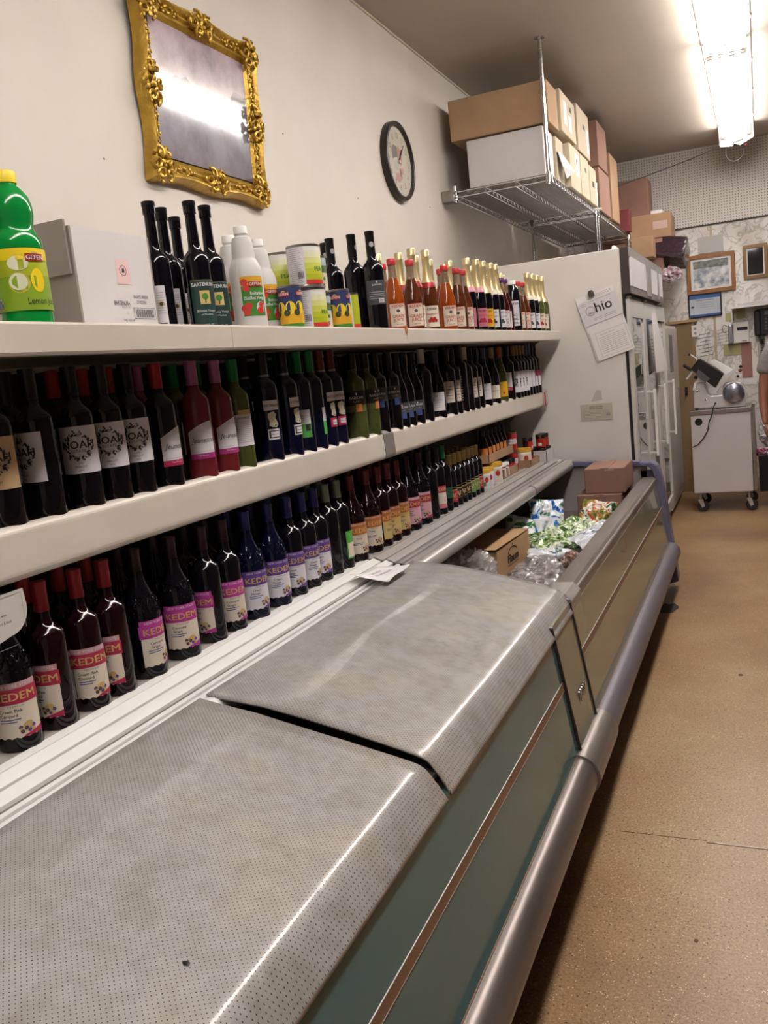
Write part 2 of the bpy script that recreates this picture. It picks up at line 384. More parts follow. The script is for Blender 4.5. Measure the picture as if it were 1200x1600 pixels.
st = MB(); st.add([(-1.2745, 1.545, -.262), (-1.2745, 1.578, -.258), (-1.2745, 1.585, -.244), (-1.2745, 1.566, -.248), (-1.2745, 1.55, -.243)], [(0, 1, 2, 3, 4)], mat('red_sticker', '#cf4a32', .6)); st.build('torn_sticker', su)
for z0, z1, x1 in ((-.24, -.55, -1.34), (.115, -.10, -1.25)):
    MB().prism([(XW + .03, z0), (x1, z0), (XW + .08, z1), (XW + .03, z1)], Y1 - .03, Y1 - .02, 'Y', mat('bracket_grey', '#857e79', .5)).build('shelf_bracket', su)
# bottom deck and ribbed ledge, white enamel section then aluminium section
def ledge(y0, y1, m, mg, far):
    MB().box(XW + .03, -1.315, y0, y1, -.66, -.640, mat('deck_white', '#b8b2aa', .5, c2='#8d8780', scale=30, contrast=.5)).build('bottom_deck', su)
    zs = lambda x: -.636 + (-.024) * (x + 1.315) / .165
    bands = [(-1.315, -1.302, .0), (-1.298, -1.288, .003), (-1.284, -1.276, .0), (-1.272, -1.244, .004), (-1.239, -1.229, -.007), (-1.225, -1.198, .004), (-1.193, -1.188, -.006), (-1.183, -1.172, .003), (-1.168, -1.125, -.001)]
    MB().prism([(-1.316, -.640), (-1.125, -.668), (-1.125, -.672), (-1.316, -.65)], y0, y1, 'Y', mg).build('groove_bed', su)
    MB().prism([(-1.315, -.642), (-1.13, -.669), (-1.13, -.69), (-1.315, -.69)], y0, y1, 'Y', mg).build('ledge_base', su)
    for x0, x1, dz in bands:
        MB().prism([(x0, zs(x0) + dz + (.26 * (x1 - x0) if dz > .0035 else 0)), (x1, zs(x1) + dz), (x1, zs(x1) - .008), (x0, zs(x0) - .008)], y0, y1, 'Y', m if dz >= -.001 else mg).build('ledge_rib', su, .0008)
    y = y0 + .18
    while y < y1:
        MB().lathe([(.005, 0), (.005, .0015), (.002, .003), (0, .003)], m_groove, 8, Matrix.Translation((-1.214, y, zs(-1.214) + .004))).build('screw', su); y += .36
ledge(Y0, 2.71, m_ledge, m_groove, 0)
ledge(2.725, 5.55, m_alu, m_alu_dk, 1)
MB().prism([(-1.30, -.637), (-1.13, -.662), (-1.13, -.68), (-1.30, -.68)], 2.7105, 2.7245, 'Y', m_black).build('ledge_gap', su)
for y0, y1 in ((Y0, 2.71), (2.725, 4.46), (4.47, 5.55)):
    MB().tube([(-1.135, y0, -.690), (-1.135, y1, -.690)], .030, m_alu if y0 > 2 else m_ledge, 20).build('ledge_tube', su)
MB().tube([(-1.135, 4.455, -.690), (-1.135, 4.475, -.690)], .032, m_alu_dk, 20).build('tube_joint', su)

# ================================================================ FREEZERS
m_glass_t = mat('green_glass', '#52787b', .12, coat=.5, c2='#4a6c6e', scale=1.2, contrast=.5, spec=.4)
m_glass_o = mat('olive_glass', '#858470', .14, coat=.5, c2='#787a68', scale=1.5, contrast=.5, spec=.4)
m_bronze = mat('bronze_strip', '#7d5f47', .45, c2='#7b5c43', scale=12)
m_bump = mat('bumper_steel', '#857c78', .32, .7, c2='#716965', scale=5, stretch=(4, .4, 4), contrast=.4)
m_bump2 = mat('bumper_violet', '#75707a', .4, .4)
def gx(z): return -.604 + (-.81 - z) * .155      # slanting front glass, x at height z
def pane(y0, y1, z0, z1, m, name, parent, out=0, th=.012):
    MB().prism([(gx(z0) + out, z0), (gx(z1) + out, z1), (gx(z1) + out - th, z1), (gx(z0) + out - th, z0)], y0, y1, 'Y', m).build(name, parent)
def freezer(y0, y1, label, far):
    t = thing('display_freezer', label, 'freezer', (0, 0, 0))
    g = m_glass_o if far else m_glass_t
    pane(y0, y1, -.968, -.83, g, 'glass_panel', t); pane(y0, y1, -1.19, -.992, g, 'glass_panel', t)
    pane(y0, y1, -.992, -.968, m_bronze, 'trim_strip', t, .0015)
    pane(y0, y1, -.9685, -.9675, m_alu, 'metal_bead', t, .002); pane(y0, y1, -.9932, -.992, m_alu, 'metal_bead', t, .002)
    pane(y0, y1, -1.225, -1.188, m_bronze, 'lower_trim', t, .002)
    MB().tube([(-.545, y0, -1.25), (-.545, y1 - .004, -1.25)], .06, m_bump2 if far else m_bump, 24).build('bumper_tube', t)
    # top rail
    if far:
        MB().prism([(-.70, -.83), (-.70, -.795), (-.685, -.782), (-.625, -.782), (-.605, -.80), (-.603, -.835)], y0, y1, 'Y', m_alu_dk).build('top_rail', t)
        MB().tube([(-.613, y0, -.800), (-.613, y1, -.800)], .010, m_alu_dk, 10).build('rail_bead', t)
    else: MB().prism([(-.70, -.83), (-.70, -.80), (-.66, -.79), (-.63, -.815), (-.612, -.835)], y0, y1, 'Y', m_alu_dk).build('top_rail', t)
    # tub
    MB().prism([(-.70, -.83), (-.72, -.975), (-1.60, -.975), (-1.60, -1.0), (-.66, -1.0), (-.62, -.83)], y0, y1, 'Y', m_liner).build('tub_floor', t)
    MB().box(-1.62, -1.60, y0, y1, -1.0, -.70, m_dark).build('tub_back', t)
    MB().box(-1.6, -.62, y0, y1, -1.42, -1.0, m_dark).build('base', t)
    MB().box(-1.6, -.66, y0, y1, ZF, -1.42, m_black).build('toe_kick', t)
    return t
fn = freezer(Y0, 2.47, 'nearest half of the long chest freezer, green glass front hidden under perforated lids', 0)
ff = freezer(2.76, 5.44, 'far half of the long freezer, open on top with boxes and bags inside', 1)
# joint post between the two halves
jp = thing('joint_post', 'narrow green metal post with small vent slots joining the two freezer halves', 'post', (0, 0, 0))
MB().prism([(gx(-1.22) + .004, -1.22), (gx(-.80) + .004, -.80), (-.66, -.80), (-.66, -1.22)], 2.492, 2.748, 'Y', m_glass_o).build('post_panel', jp)
for y_ in (2.473, 2.749):
    MB().prism([(gx(-1.23) + .009, -1.23), (gx(-.80) + .009, -.80), (-.66, -.80), (-.66, -1.23)], y_, y_ + .009, 'Y', mat('dark_gasket', '#2a2320', .5)).build('gasket', jp)
MB().prism([(gx(-1.22) + .007, -1.22), (gx(-.80) + .007, -.80), (-.66, -.80), (-.66, -1.22)], 2.483, 2.491, 'Y', m_alu).build('edge_trim', jp)
for k in range(5):
    s_ = MB(); z_ = -1.06; y_ = 2.60 + k * .022
    s_.box(gx(z_) + .004, gx(z_) + .009, y_, y_ + .004, z_ - .028, z_ + .012, m_chrome); s_.box(gx(z_) + .004, gx(z_) + .009, y_ - .006, y_ + .004, z_ + .008, z_ + .014, m_chrome); s_.build('vent_slot', jp)
sl = MB(); sl.tube([(-.545, 2.44, -1.25), (-.545, 2.80, -1.25)], .067, m_alu_dk, 28); sl.build('bumper_sleeve', jp)
rl = MB(); rl.prism([(-.71, -.80), (-.70, -.785), (-.685, -.776), (-.62, -.776), (-.597, -.80), (-.60, -.84), (-.71, -.84)], 2.775, 2.93, 'Y', m_alu); rl.build('rail_sleeve', jp, .003)
# end panel
ep = thing('freezer_end_panel', 'lavender-edged moulded end panel closing the far freezer end beside the tall cooler', 'panel', (0, 0, 0))
m_lav = mat('lavender_plastic', '#686a8c', .35, c2='#625f74', scale=3)
outl = [(-1.5, -1.42), (-1.5, -.66), (-1.10, -.67), (-.66, -.695), (-.62, -.705), (-.60, -.73), (-.585, -.78), (-.565, -.95), (-.545, -1.12), (-.52, -1.30), (-.495, -1.43)]
MB().prism([(-1.6, -1.42), (-1.6, -.645), (-1.0, -.668), (-.665, -.70), (-.665, -1.42)], 5.50, 5.535, 'Y', mat('pale_end_wall', '#a39d9c', .4, c2='#948e8c', scale=2)).build('inner_panel', ep)
rim = [(-.70, -.715), (-.645, -.72), (-.625, -.75), (-.612, -.80), (-.60, -.95), (-.585, -1.15), (-.565, -1.40)]
rimo = [(-.70, -.69), (-.63, -.692), (-.598, -.715), (-.580, -.76), (-.560, -.90), (-.535, -1.15), (-.505, -1.44), (-.565, -1.46)]
MB().prism(rim + rimo[::-1], 5.44, 5.56, 'Y', m_lav).build('rim', ep, .008)
MB().prism([(-1.3, -.66), (-.70, -.69), (-.70, -.715), (-1.3, -.685)], 5.47, 5.55, 'Y', m_lav).build('rim_bar', ep)
MB().box(-.70, -.60, 5.5, 5.54, -1.42, -.75, m_lav).build('outer_face', ep)
# refrigeration grate in the open half
gr = MB()
for k in range(9): gr.tube([(-1.35, 3.0 + k * .11, -.958), (-.74, 3.0 + k * .11, -.958)], .004, m_alu, 6)
for x_ in (-1.2, -1.0, -.82): gr.tube([(x_, 2.8, -.964), (x_, 4.1, -.964)], .004, m_alu, 6)
gr.build('bottom_grate', ff)

# ---- perforated grey lids
m_lid = dots('perforated_vinyl', '#a9a7a7', '#3f3c3a', (0, 1), .0095, .095, True, .27, ('#9f9c98', '#aea89f'), .3, .35)
def lid(y0, y1, label, seed, curl0, curl1):
    base_pts = [(-1.150, -.655), (-1.10, -.662), (-1.0, -.674), (-.90, -.694), (-.80, -.716), (-.70, -.742), (-.655, -.755), (-.638, -.762), (-.627, -.772), (-.615, -.790), (-.603, -.810), (-.590, -.834)]
    # parametrise by length
    ds = [0]
    for p_, q_ in zip(base_pts, base_pts[1:]): ds.append(ds[-1] + math.hypot(q_[0] - p_[0], q_[1] - p_[1]))
    def at(u):
        s_ = u * ds[-1]
        for k in range(len(ds) - 1):
            if s_ <= ds[k + 1] + 1e-9:
                t = (s_ - ds[k]) / (ds[k + 1] - ds[k]); p_, q_ = base_pts[k], base_pts[k + 1]
                return p_[0] + t * (q_[0] - p_[0]), p_[1] + t * (q_[1] - p_[1])
        return base_pts[-1]
    def f(u, v):
        u = u ** .8
        x, z = at(u)
        bow = .018 * math.sin(PI * u)
        ya = y0 + (curl0 * bow if curl0 else 0); yb = y1 - (bow * curl1 if curl1 else 0)
        y = ya + (yb - ya) * v
        z += .003 * noise.noise(Vector((x * 3, y * 2.5, seed))) * min(1, 6 * (1 - u))
        dn = min(1, max(0, 1 - (y - ya) / .05)) if curl0 else 0
        z += .010 * math.sin(PI * u) * (1 - dn * dn) * (1 if curl0 else 0) * max(0, 1 - (y - ya) / .5)
        return (x, y, z)
    g = MB(); g.sheet(f, 60, 50, m_lid); o = g.build('perforated_cover', None, solid=-.005); tag(o, label, 'freezer cover')
    return o
lid(-.55, 1.482, 'nearest perforated grey lid filling the bottom left of the picture', 1, 0, 1)
lid(1.506, 2.775, 'second perforated grey lid beyond the dark gap, ending before the open bin', 5, -.3, 0)
for k_, (x_, y_, r_) in enumerate(((-.98, 1.95, .006), (-.86, 2.28, .005), (-.80, 1.98, .004), (-.94, 1.10, .004), (-.72, .82, .005))):
    q_ = MB(); z_ = (-.655 - .19 * (abs(x_ + 1.15)) - .002 * (k_ < 3)) + .002
    q_.ball((x_, y_, z_), r_, m_black, 7, 4, (1.3, .7, .35)); tag(q_.build('debris_fleck', None), 'tiny dark fleck of debris on a perforated cover, ' + ('upper left of the far cover', 'centre of the far cover', 'right of centre on the far cover', 'upper part of the near cover', 'lower right of the near cover')[k_], 'debris')
cr = MB(); cr.box(-1.12, -.62, 1.47, 1.52, -.80, -.79, m_dark); cr.box(-.72, -.70, 1.485, 1.50, -.79, -.775, mat('red_scrap', '#b3362b', .5)); cr.build('gap_dark_strip', fn)  # dark strip paints the shade inside the lid gap, with a red scrap

# ================================================================ BOTTLES AND PACKS
mk = lambda n, col, **k: mat(n, col, **k)
g_black = mat('dark_wine_glass', '#0b0910', .04, spec=.5)
g_blueb = mat('dark_blue_glass', '#070a24', .04, spec=.5)
g_maroon = mat('dark_maroon_glass', '#170409', .05, spec=.5)
g_rose = mat('rose_wine_glass', '#7d2a31', .05, trans=.35, coat=.3, ior=1.34)
g_clear = mat('white_wine_glass', '#5c6534', .05, trans=.45, coat=.3, ior=1.34)
g_amber = mat('amber_juice', '#b0521a', .05, trans=.45, coat=.3, ior=1.34)
g_brown = mat('brown_juice', '#5a2c16', .05, trans=.2, coat=.3, ior=1.34)
g_neck = mat('pale_neck_glass', '#a08c78', .08, trans=.6, coat=.3, ior=1.2)
g_ruby = mat('ruby_juice', '#3c0a12', .06, coat=.4)
def foil(n, col, r=.35, metal=.3): return mat('foil_' + n, col, r, metal)
f_red = foil('red', '#8e1a24'); f_dred = foil('dark_red', '#5a1a24'); f_mar = foil('maroon', '#2e1520'); f_blue = foil('blue', '#23265e'); f_blk = foil('black', '#121113')
f_pink = foil('pink', '#9a5a8a'); f_grn = foil('green', '#0f6a3c'); f_pgrn = foil('sage', '#6d7a68'); f_gold = foil('gold', '#cbb98c', .35, .6); f_sil = foil('silver', '#8d8a8c', .35, .7)
f_wht = foil('white', '#b9b4b4', .5, 0); f_tan = foil('tan', '#8b7a55', .4, .3); f_org = foil('orange', '#a8542a', .4, .2); f_pur = foil('purple', '#4a2458', .4, .1); f_slate = foil('slate', '#3c4558', .45, .1); f_dgold = foil('old_gold', '#7a6034', .35, .6)
l_wht = mat('label_white', '#cfccd2', .55); l_crm = mat('label_cream', '#cfc3b2', .55); l_tan = mat('label_tan', '#bd9f78', .6)
l_red = mat('label_crimson', '#a32044', .5); l_mag = mat('label_magenta', '#a8328a', .5); l_pur = mat('label_purple', '#5b3a86', .5); l_org = mat('label_orange', '#a8612c', .5)
l_gold = mat('label_gold', '#c8a565', .45, .1); l_grn = mat('label_green', '#4c9c45', .5); l_dgrn = mat('label_dark_green', '#17352f', .5); l_blk = mat('label_black', '#17161a', .5); l_gry = mat('label_grey', '#3c3f43', .5)
l_yel = mat('label_yellow', '#cf9d22', .5); l_lime = mat('label_lime', '#a3ad22', .45); l_pink = mat('label_rose', '#c06c84', .5); l_blu = mat('label_blue', '#3c4f86', .5); l_orange = mat('sticker_orange', '#c87a3a', .5)
l_lem = mat('lemon_yellow', '#e2c61e', .4); l_lemw = mat('lemon_flesh', '#d5d6bd', .5); l_badge = mat('badge_red', '#a8281c', .4); l_fgr = mat('fresh_green', '#3f7f2c', .5); l_app = mat('apple_red', '#c2362c', .45); l_str = mat('straw', '#c2a86c', .5)

def prof_bordeaux(R, H, sh=.64):
    return [(0, .004), (R * .7, .0), (R * .96, .002), (R, .008), (R, H * sh), (R * .97, H * (sh + .035)), (R * .85, H * (sh + .065)), (R * .6, H * (sh + .095)), (R * .42, H * (sh + .125)), (.0145, H * (sh + .16)), (.0138, H - .002), (.0, H - .002)]
def prof_burg(R, H):
    return [(0, .004), (R * .7, 0), (R * .97, .002), (R, .008), (R, H * .42), (R * .96, H * .50), (R * .82, H * .58), (R * .62, H * .65), (R * .45, H * .72), (.0155, H * .80), (.014, H - .002), (0, H - .002)]
def prof_bell(R, H):
    return [(0, .004), (R * .7, 0), (R * .97, .002), (R, .010), (R * 1.0, H * .44), (R * .99, H * .50), (R * .93, H * .56), (R * .78, H * .62), (R * .60, H * .68), (R * .46, H * .735), (.0165, H * .79), (.0145, H * .85), (.014, H - .002), (0, H - .002)]
def prof_cone(R, H):
    return [(0, .003), (R * .8, 0), (R, .005), (R, H * .48), (R * .97, H * .52), (R * .80, H * .62), (R * .60, H * .73), (R * .43, H * .83), (.015, H * .87), (.0145, H - .002), (0, H - .002)]
def cap_prof(H, h, r=.0155):
    return [(r * .92, H - h), (r, H - h + .001), (r, H - .012), (r + .0008, H - .010), (r + .0008, H - .001), (r * .9, H), (0, H)]
PROTO = {}
def reg(key, parts): PROTO[key] = parts
def Lm(fn, name='label'):
    mb = MB(); fn(mb); return (name, mb.mesh(name, False))
def body(prof, m, seg=24, name='glass_body'):
    mb = MB(); mb.lathe(prof, m, seg); return (name, mb.mesh(name))
def lathep(name, prof, m, seg=16):
    mb = MB(); mb.lathe(prof, m, seg); return (name, mb.mesh(name))
def glint_caps(mb): pass
def place(key, x, y, z, rot, label, group, name='wine_bottle', cat='bottle', tilt=None):
    t = thing(name, label, cat, (x, y, z), rot, group)
    if tilt: t.rotation_euler = (tilt[0], tilt[1], rot)
    for nm, me in PROTO[key]: link(nm, me, t)
    return t

# --- sweet kosher wines on the bottom deck
def kedem(kind, band, word, cap, glass, cream=l_crm, foot=None):
    H = .305; R = .038 if kind == 's' else .043
    pf = prof_bordeaux(R, H, .60) if kind == 's' else prof_bell(R, H)
    def lab(mb):
        A = 62
        patch(mb, R, .030, .098, -A, A, cream, jag=.003); patch(mb, R, .097, .127, -A - 4, A + 4, band, .0014)
        patch(mb, R, .127, .139, -A, A, foil('pale_pink', '#b98a90', .5, 0) if band is l_red else (l_pur if band is l_pur else band), .001)
        wrap_text(mb, 'NEW YORK STATE', R, .133, .0058, l_wht, 0, e=.002)
        wrap_text(mb, 'KEDEM', R, .112, .0155, l_gold, 0, .012, e=.0022, width=1.15)
        wrap_text(mb, 'P R E M I U M', R, .0925, .0035, m_ink, 0)
        w1, w2 = word.split(' ', 1) if ' ' in word else (word, '')
        wrap_text(mb, w1 if len(word) < 14 else word.rsplit(' ', 1)[0], R, .084, .0062, m_ink, -14, .01)
        wrap_text(mb, w2 if len(word) < 14 else word.rsplit(' ', 1)[1], R, .075, .0062, m_ink, -20, .01)
        for k in range(2): patch(mb, R, .066 - .005 * k, .068 - .005 * k, -44, 8 - 10 * k, l_blu, .0012)
        rr = random.Random(3)
        for k in range(16): wrap_blob(mb, R, 14 + rr.uniform(-22, 26), .048 + rr.uniform(-.008, .009), .0042, .0042, rr.choice([l_pur, l_str, mat('grape', '#4d3b52', .5), l_gold]), .0012 + k * .00003, 7)
        patch(mb, R, .030, .037, 10, A, foot or band, .001, lambda t: .010 * t - .004)
    parts = [body(pf, glass), Lm(lab)]
    parts.append(lathep('foil_cap', cap_prof(H, .062 if kind == 's' else .055), cap))
    if kind == 'b':
        mb = MB(); rr = random.Random(5)
        for k in range(46):
            an = rad(rr.uniform(-75, 75)); zz = H * rr.uniform(.50, .64)
            # radius on shoulder
            for (r0, z0), (r1, z1) in zip(pf[3:], pf[4:]):
                if z0 <= zz <= z1: rs = r0 + (r1 - r0) * (zz - z0) / max(1e-6, z1 - z0); break
            mb.ball((rs * math.cos(an), rs * math.sin(an), zz), .0032, glass, 6, 4)
        for s_ in (-1, 1):
            pts = []
            for q in range(14):
                an = s_ * rad(6 + q * 4.5); zz = H * (.60 + .025 * math.sin(q * 1.1))
                for (r0, z0), (r1, z1) in zip(pf[3:], pf[4:]):
                    if z0 <= zz <= z1: rs = r0 + (r1 - r0) * (zz - z0) / max(1e-6, z1 - z0); break
                pts.append(((rs + .001) * math.cos(an), (rs + .001) * math.sin(an), zz))
            mb.tube(pts, .0014, glass, 5)
        parts.append(('embossed_vine', mb.mesh('embossed_vine')))
    return parts
reg('bp', kedem('b', l_red, 'Cream Pink Concord', f_mar, g_black)); reg('sp', kedem('s', l_red, 'Cream Pink Concord', f_red, g_maroon))
reg('bg', kedem('b', l_mag, 'Concord Grape', f_mar, g_black)); reg('sg', kedem('s', l_mag, 'Concord Grape', f_mar, g_black))
reg('bb', kedem('b', l_pur, 'Cream Malaga', f_blue, g_blueb, l_wht)); reg('sb', kedem('s', l_pur, 'Cream Malaga', f_blue, g_black, l_wht))
reg('bc', kedem('b', l_org, 'Tokay', f_dred, g_maroon, l_crm, l_str)); reg('sc', kedem('s', l_org, 'Tokay', f_dred, g_maroon, l_str))
reg('br', kedem('b', l_red, 'Cream Rose', f_mar, g_black, mat('label_blush', '#c79aa6', .5)))
def plain(H, R, glass, cap, capH=.06, prof=prof_bordeaux, lab=None, seg=24):
    ps = [body(prof(R, H), glass, seg)]
    if lab: ps.append(Lm(lab))
    ps.append(lathep('foil_cap', cap_prof(H, capH), cap)); return ps
reg('sd', plain(.305, .038, g_black, f_pgrn)); 
reg('sl', plain(.305, .038, g_black, f_pgrn, lab=lambda mb: (patch(mb, .038, .035, .13, -30, 30, l_grn), patch(mb, .038, .04, .09, -24, 30, l_crm, .0012))))
reg('sk', plain(.30, .036, g_black, f_blk)); reg('sr', plain(.30, .036, g_black, f_blk, lab=lambda mb: (patch(mb, .036, .03, .10, -50, 50, l_crm), patch(mb, .036, .10, .13, -50, 50, l_red), wrap_text(mb, 'KEDEM', .036, .115, .014, l_gold, 0, .02), patch(mb, .036, .03, .05, -40, 40, l_pink, .0012))))
reg('se', plain(.30, .036, g_black, f_grn, lab=lambda mb: patch(mb, .036, .06, .11, -60, 60, mat('label_emerald', '#1c4a34', .5))))
def wlab(c_):
    def f(mb):
        patch(mb, .031, .03, .085, -60, 60, c_); 
        for k in range(5): patch(mb, .031, .04 + .014 * k, .0415 + .014 * k, -50, 50, l_str, .0012)
        patch(mb, .031, .085, .088, -60, 60, l_gold, .0012); wrap_text(mb, 'W', .031, .058, .022, l_gold, 0, .02, e=.0016)
    return f
for k_, c_ in (('w0', l_red), ('w1', l_blk), ('w2', mat('label_leaf', '#5f8a52', .5))):
    reg(k_, plain(.245, .031, g_black, f_dgold, .05, prof_bordeaux, wlab(c_), 16))

def cang(x, y): return math.atan2(-y, -x)
GL = 'wine bottles along the bottom deck'
LOW = [('bp',-1.353,1.176), ('sp',-1.349,1.277), ('sp',-1.348,1.376), ('sp',-1.347,1.461), ('bg',-1.349,1.570), ('bg',-1.347,1.703), ('sg',-1.344,1.829), ('sg',-1.343,1.925), ('bb',-1.344,2.039), ('bb',-1.343,2.164), ('sb',-1.340,2.272), ('sb',-1.340,2.365), ('sb',-1.339,2.446), ('sd',-1.339,2.529), ('sl',-1.338,2.613), ('bc',-1.339,2.722), ('bc',-1.339,2.856), ('sc',-1.336,2.955), ('sc',-1.336,3.046), ('sc',-1.336,3.142), ('br',-1.337,3.255), ('br',-1.336,3.386), ('sk',-1.334,3.495), ('sr',-1.334,3.600), ('se',-1.334,3.682), ('w0',-1.331,3.757), ('w1',-1.331,3.830), ('w1',-1.330,3.898), ('w1',-1.330,3.967), ('w2',-1.330,4.034), ('w2',-1.330,4.102), ('w0',-1.330,4.170)]
DESC = {'bp': 'bell-shouldered bottle with pink-banded Cream Pink label', 'sp': 'red-capped straight bottle with pink-banded label', 'bg': 'bell-shouldered bottle with magenta-banded Concord Grape label', 'sg': 'maroon-capped straight bottle with magenta-banded label',
        'bb': 'blue-capped bell-shouldered bottle with purple band', 'sb': 'blue-capped straight bottle with purple-banded label', 'sd': 'sage-capped dark bottle with no label in view', 'sl': 'sage-capped dark bottle with green-edged label',
        'bc': 'red-capped bell-shouldered bottle with orange-banded label', 'sc': 'red-capped straight bottle with orange-banded tan label', 'br': 'dark-capped bell bottle with blush pink label', 'sk': 'plain black bottle right of the blush pink labels',
        'sr': 'black-capped bottle with crimson band over cream label', 'se': 'green-foiled dark bottle with emerald label', 'w0': 'small gold-topped bottle with red label', 'w1': 'small gold-topped bottle with black label', 'w2': 'small gold-topped bottle with leafy green label'}
ORD = ['first', 'second', 'third', 'fourth', 'fifth', 'sixth', 'seventh', 'eighth']
offs = {0: 0, 1: -48, 2: 8, 3: -42, 4: 48, 5: 8, 6: -50, 7: 20, 8: 30, 9: 25, 10: 8, 11: 45, 12: 14, 14: 55, 15: 34, 16: 22, 17: 70, 18: 18, 19: 25, 20: 18, 21: 8}
NM = []; SH = {'bp': 'pink-banded bell bottle', 'sp': 'pink-banded red-capped bottle', 'bg': 'magenta-banded bell bottle', 'sg': 'magenta-banded straight bottle', 'bb': 'purple-banded bell bottle', 'sb': 'purple-banded straight bottle', 'sd': 'sage-capped bottle', 'sl': 'green-edged label bottle',
      'bc': 'orange-banded bell bottle', 'sc': 'orange-banded straight bottle', 'br': 'blush-label bell bottle', 'sk': 'plain black bottle', 'sr': 'crimson-banded bottle', 'se': 'emerald-label bottle', 'w0': 'red-label gold-topped bottle', 'w1': 'black-label gold-topped bottle', 'w2': 'leafy-label gold-topped bottle'}
cnt = {}; tot = {}
for k_, _, _ in LOW: tot[k_] = tot.get(k_, 0) + 1
for i, (k_, x, y) in enumerate(LOW):
    n = cnt.get(k_, 0); cnt[k_] = n + 1
    lb = DESC[k_] + (', %s of its kind' % ORD[n] if tot[k_] > 1 else '') + ', bottom deck'; NM.append((ORD[n] + ' ' if tot[k_] > 1 else '') + SH[k_])
    place(k_, x, y, -.640, cang(x, y) + rad(offs.get(i, 15)), lb, GL)
# second row, mostly hidden behind
for i, (k_, x, y) in enumerate(LOW):
    if i in (31,): continue
    kk = k_ if k_[0] != 'w' else k_
    place(kk, x - .098, y + .052, -.640, cang(x, y) + rad(-20), 'dark second-row bottle behind the ' + NM[i] + ', bottom deck', 'half hidden second row of the bottom deck')

# --- wines on the middle shelf
R0 = .0368
def crest(mb, R, bg, w=74, z0=.08, z1=.178):
    patch(mb, R, z0, z1, -w, w, bg); rr = random.Random(11); zc = (z0 + z1) / 2 + .008
    for k in range(70):
        t = rr.uniform(0, 2 * PI); d_ = rr.uniform(.72, 1.0)
        wrap_blob(mb, R, math.degrees(d_ * .030 * math.cos(t) / R), zc + d_ * .030 * math.sin(t), rr.uniform(.0022, .005), rr.uniform(.0012, .0026), m_ink if k % 3 else m_lgrey, .0012 + k * .000005, 6, rr.uniform(0, 3))
    wrap_text(mb, 'NOAH', R, zc + .003, .0155, m_ink, 0, .012, e=.002); wrap_text(mb, 'ESTATE', R, zc - .010, .006, m_ink, 0, e=.002)
    wrap_text(mb, 'MERLOT', R, z0 + .014, .0042, m_ink, 0); wrap_text(mb, '2016', R, z0 + .007, .0036, m_ink, 0); wrap_text(mb, '1776', R, z0 + .021, .0034, m_ink, 0)
reg('tan', plain(.302, R0, g_black, f_blk, lab=lambda mb: crest(mb, R0, l_tan))); reg('noah', plain(.302, R0, g_black, f_blk, lab=lambda mb: crest(mb, R0, l_wht)))
def jeun(band):
    def f(mb):
        R = R0; patch(mb, R, .055, .125, -52, 52, l_wht, .0008, lambda t: .026 * math.sin(t * PI * .5) - .002); patch(mb, R, .055, .069, -52, 52, band, .0012)
        wrap_text(mb, 'Jeunesse', R, .102, .0125, m_ink, 4, 0, .35, e=.0016, width=.9); wrap_text(mb, 'Pink Moscato', R, .064, .0035, l_wht, 0, e=.0018); patch(mb, R, .0735, .0742, -46, 46, m_lgrey, .0012)
    return f
reg('jred', plain(.30, R0, g_black, f_red, .06, lab=jeun(l_red))); reg('rose', plain(.30, R0, g_rose, f_pink, .06, lab=jeun(mat('label_cerise', '#9c2a72', .5))))
def clr(mb):
    patch(mb, R0, .065, .150, -48, 48, l_wht); patch(mb, R0, .150, .162, -20, 40, l_str); 
    for k in range(12): patch(mb, R0, .075 + k * .005, .0762 + k * .005, -40, 40 - 6 * (k % 3), m_lgrey, .0012)
    wrap_text(mb, 'Jeunesse', R0, .142, .007, m_ink, 0, 0, .35)
reg('clr', plain(.30, R0, g_clear, f_grn, .06, lab=clr))
def italy(lowm):
    def f(mb):
        R = R0; patch(mb, R, .150, .178, -36, 36, l_wht); wrap_text(mb, 'BARTENURA', R, .164, .0075, m_ink, 0, width=.8)
        pts = [(-.012, .142), (.004, .146), (.012, .138), (.008, .128), (.012, .118), (.016, .108), (.010, .100), (-.004, .102), (-.012, .106), (-.010, .118), (-.014, .130)]
        mb.add([((R + .001) * math.cos(u / R), (R + .001) * math.sin(u / R), z) for u, z in pts], [tuple(range(len(pts)))], mat('ivory_boot', '#c6c2a8', .5))
        patch(mb, R, .066, .096, -28, 28, lowm); patch(mb, R, .070, .092, -24, 24, l_blk, .0012) if lowm is l_wht else None; patch(mb, R, .073, .089, -16, 22, l_wht, .0016)
        wrap_text(mb, 'Moscato', R, .081, .0045, m_ink, 3, e=.002)
    return f
def bluebot(cap, ring, low): return plain(.315, R0, g_blueb, cap, .072, lambda R, H: prof_bordeaux(R, H, .66), italy(low)) + [lathep('neck_ring', [(.0165, .236), (.0168, .238), (.0168, .250), (.0165, .252)], ring)]
reg('blu', bluebot(f_blk, f_sil, l_wht)); reg('red', bluebot(f_dred, f_sil, l_red))
reg('grn', plain(.315, R0, g_blueb, f_grn, .075, lambda R, H: prof_bordeaux(R, H, .66), lambda mb: (patch(mb, R0, .092, .135, -42, 42, l_wht), patch(mb, R0, .05, .092, -42, 42, l_grn), patch(mb, R0, .07, .09, 12, 36, m_ink, .0012), [patch(mb, R0, .098 + .006 * k, .0992 + .006 * k, -36, 30, m_lgrey, .0012) for k in range(4)])))
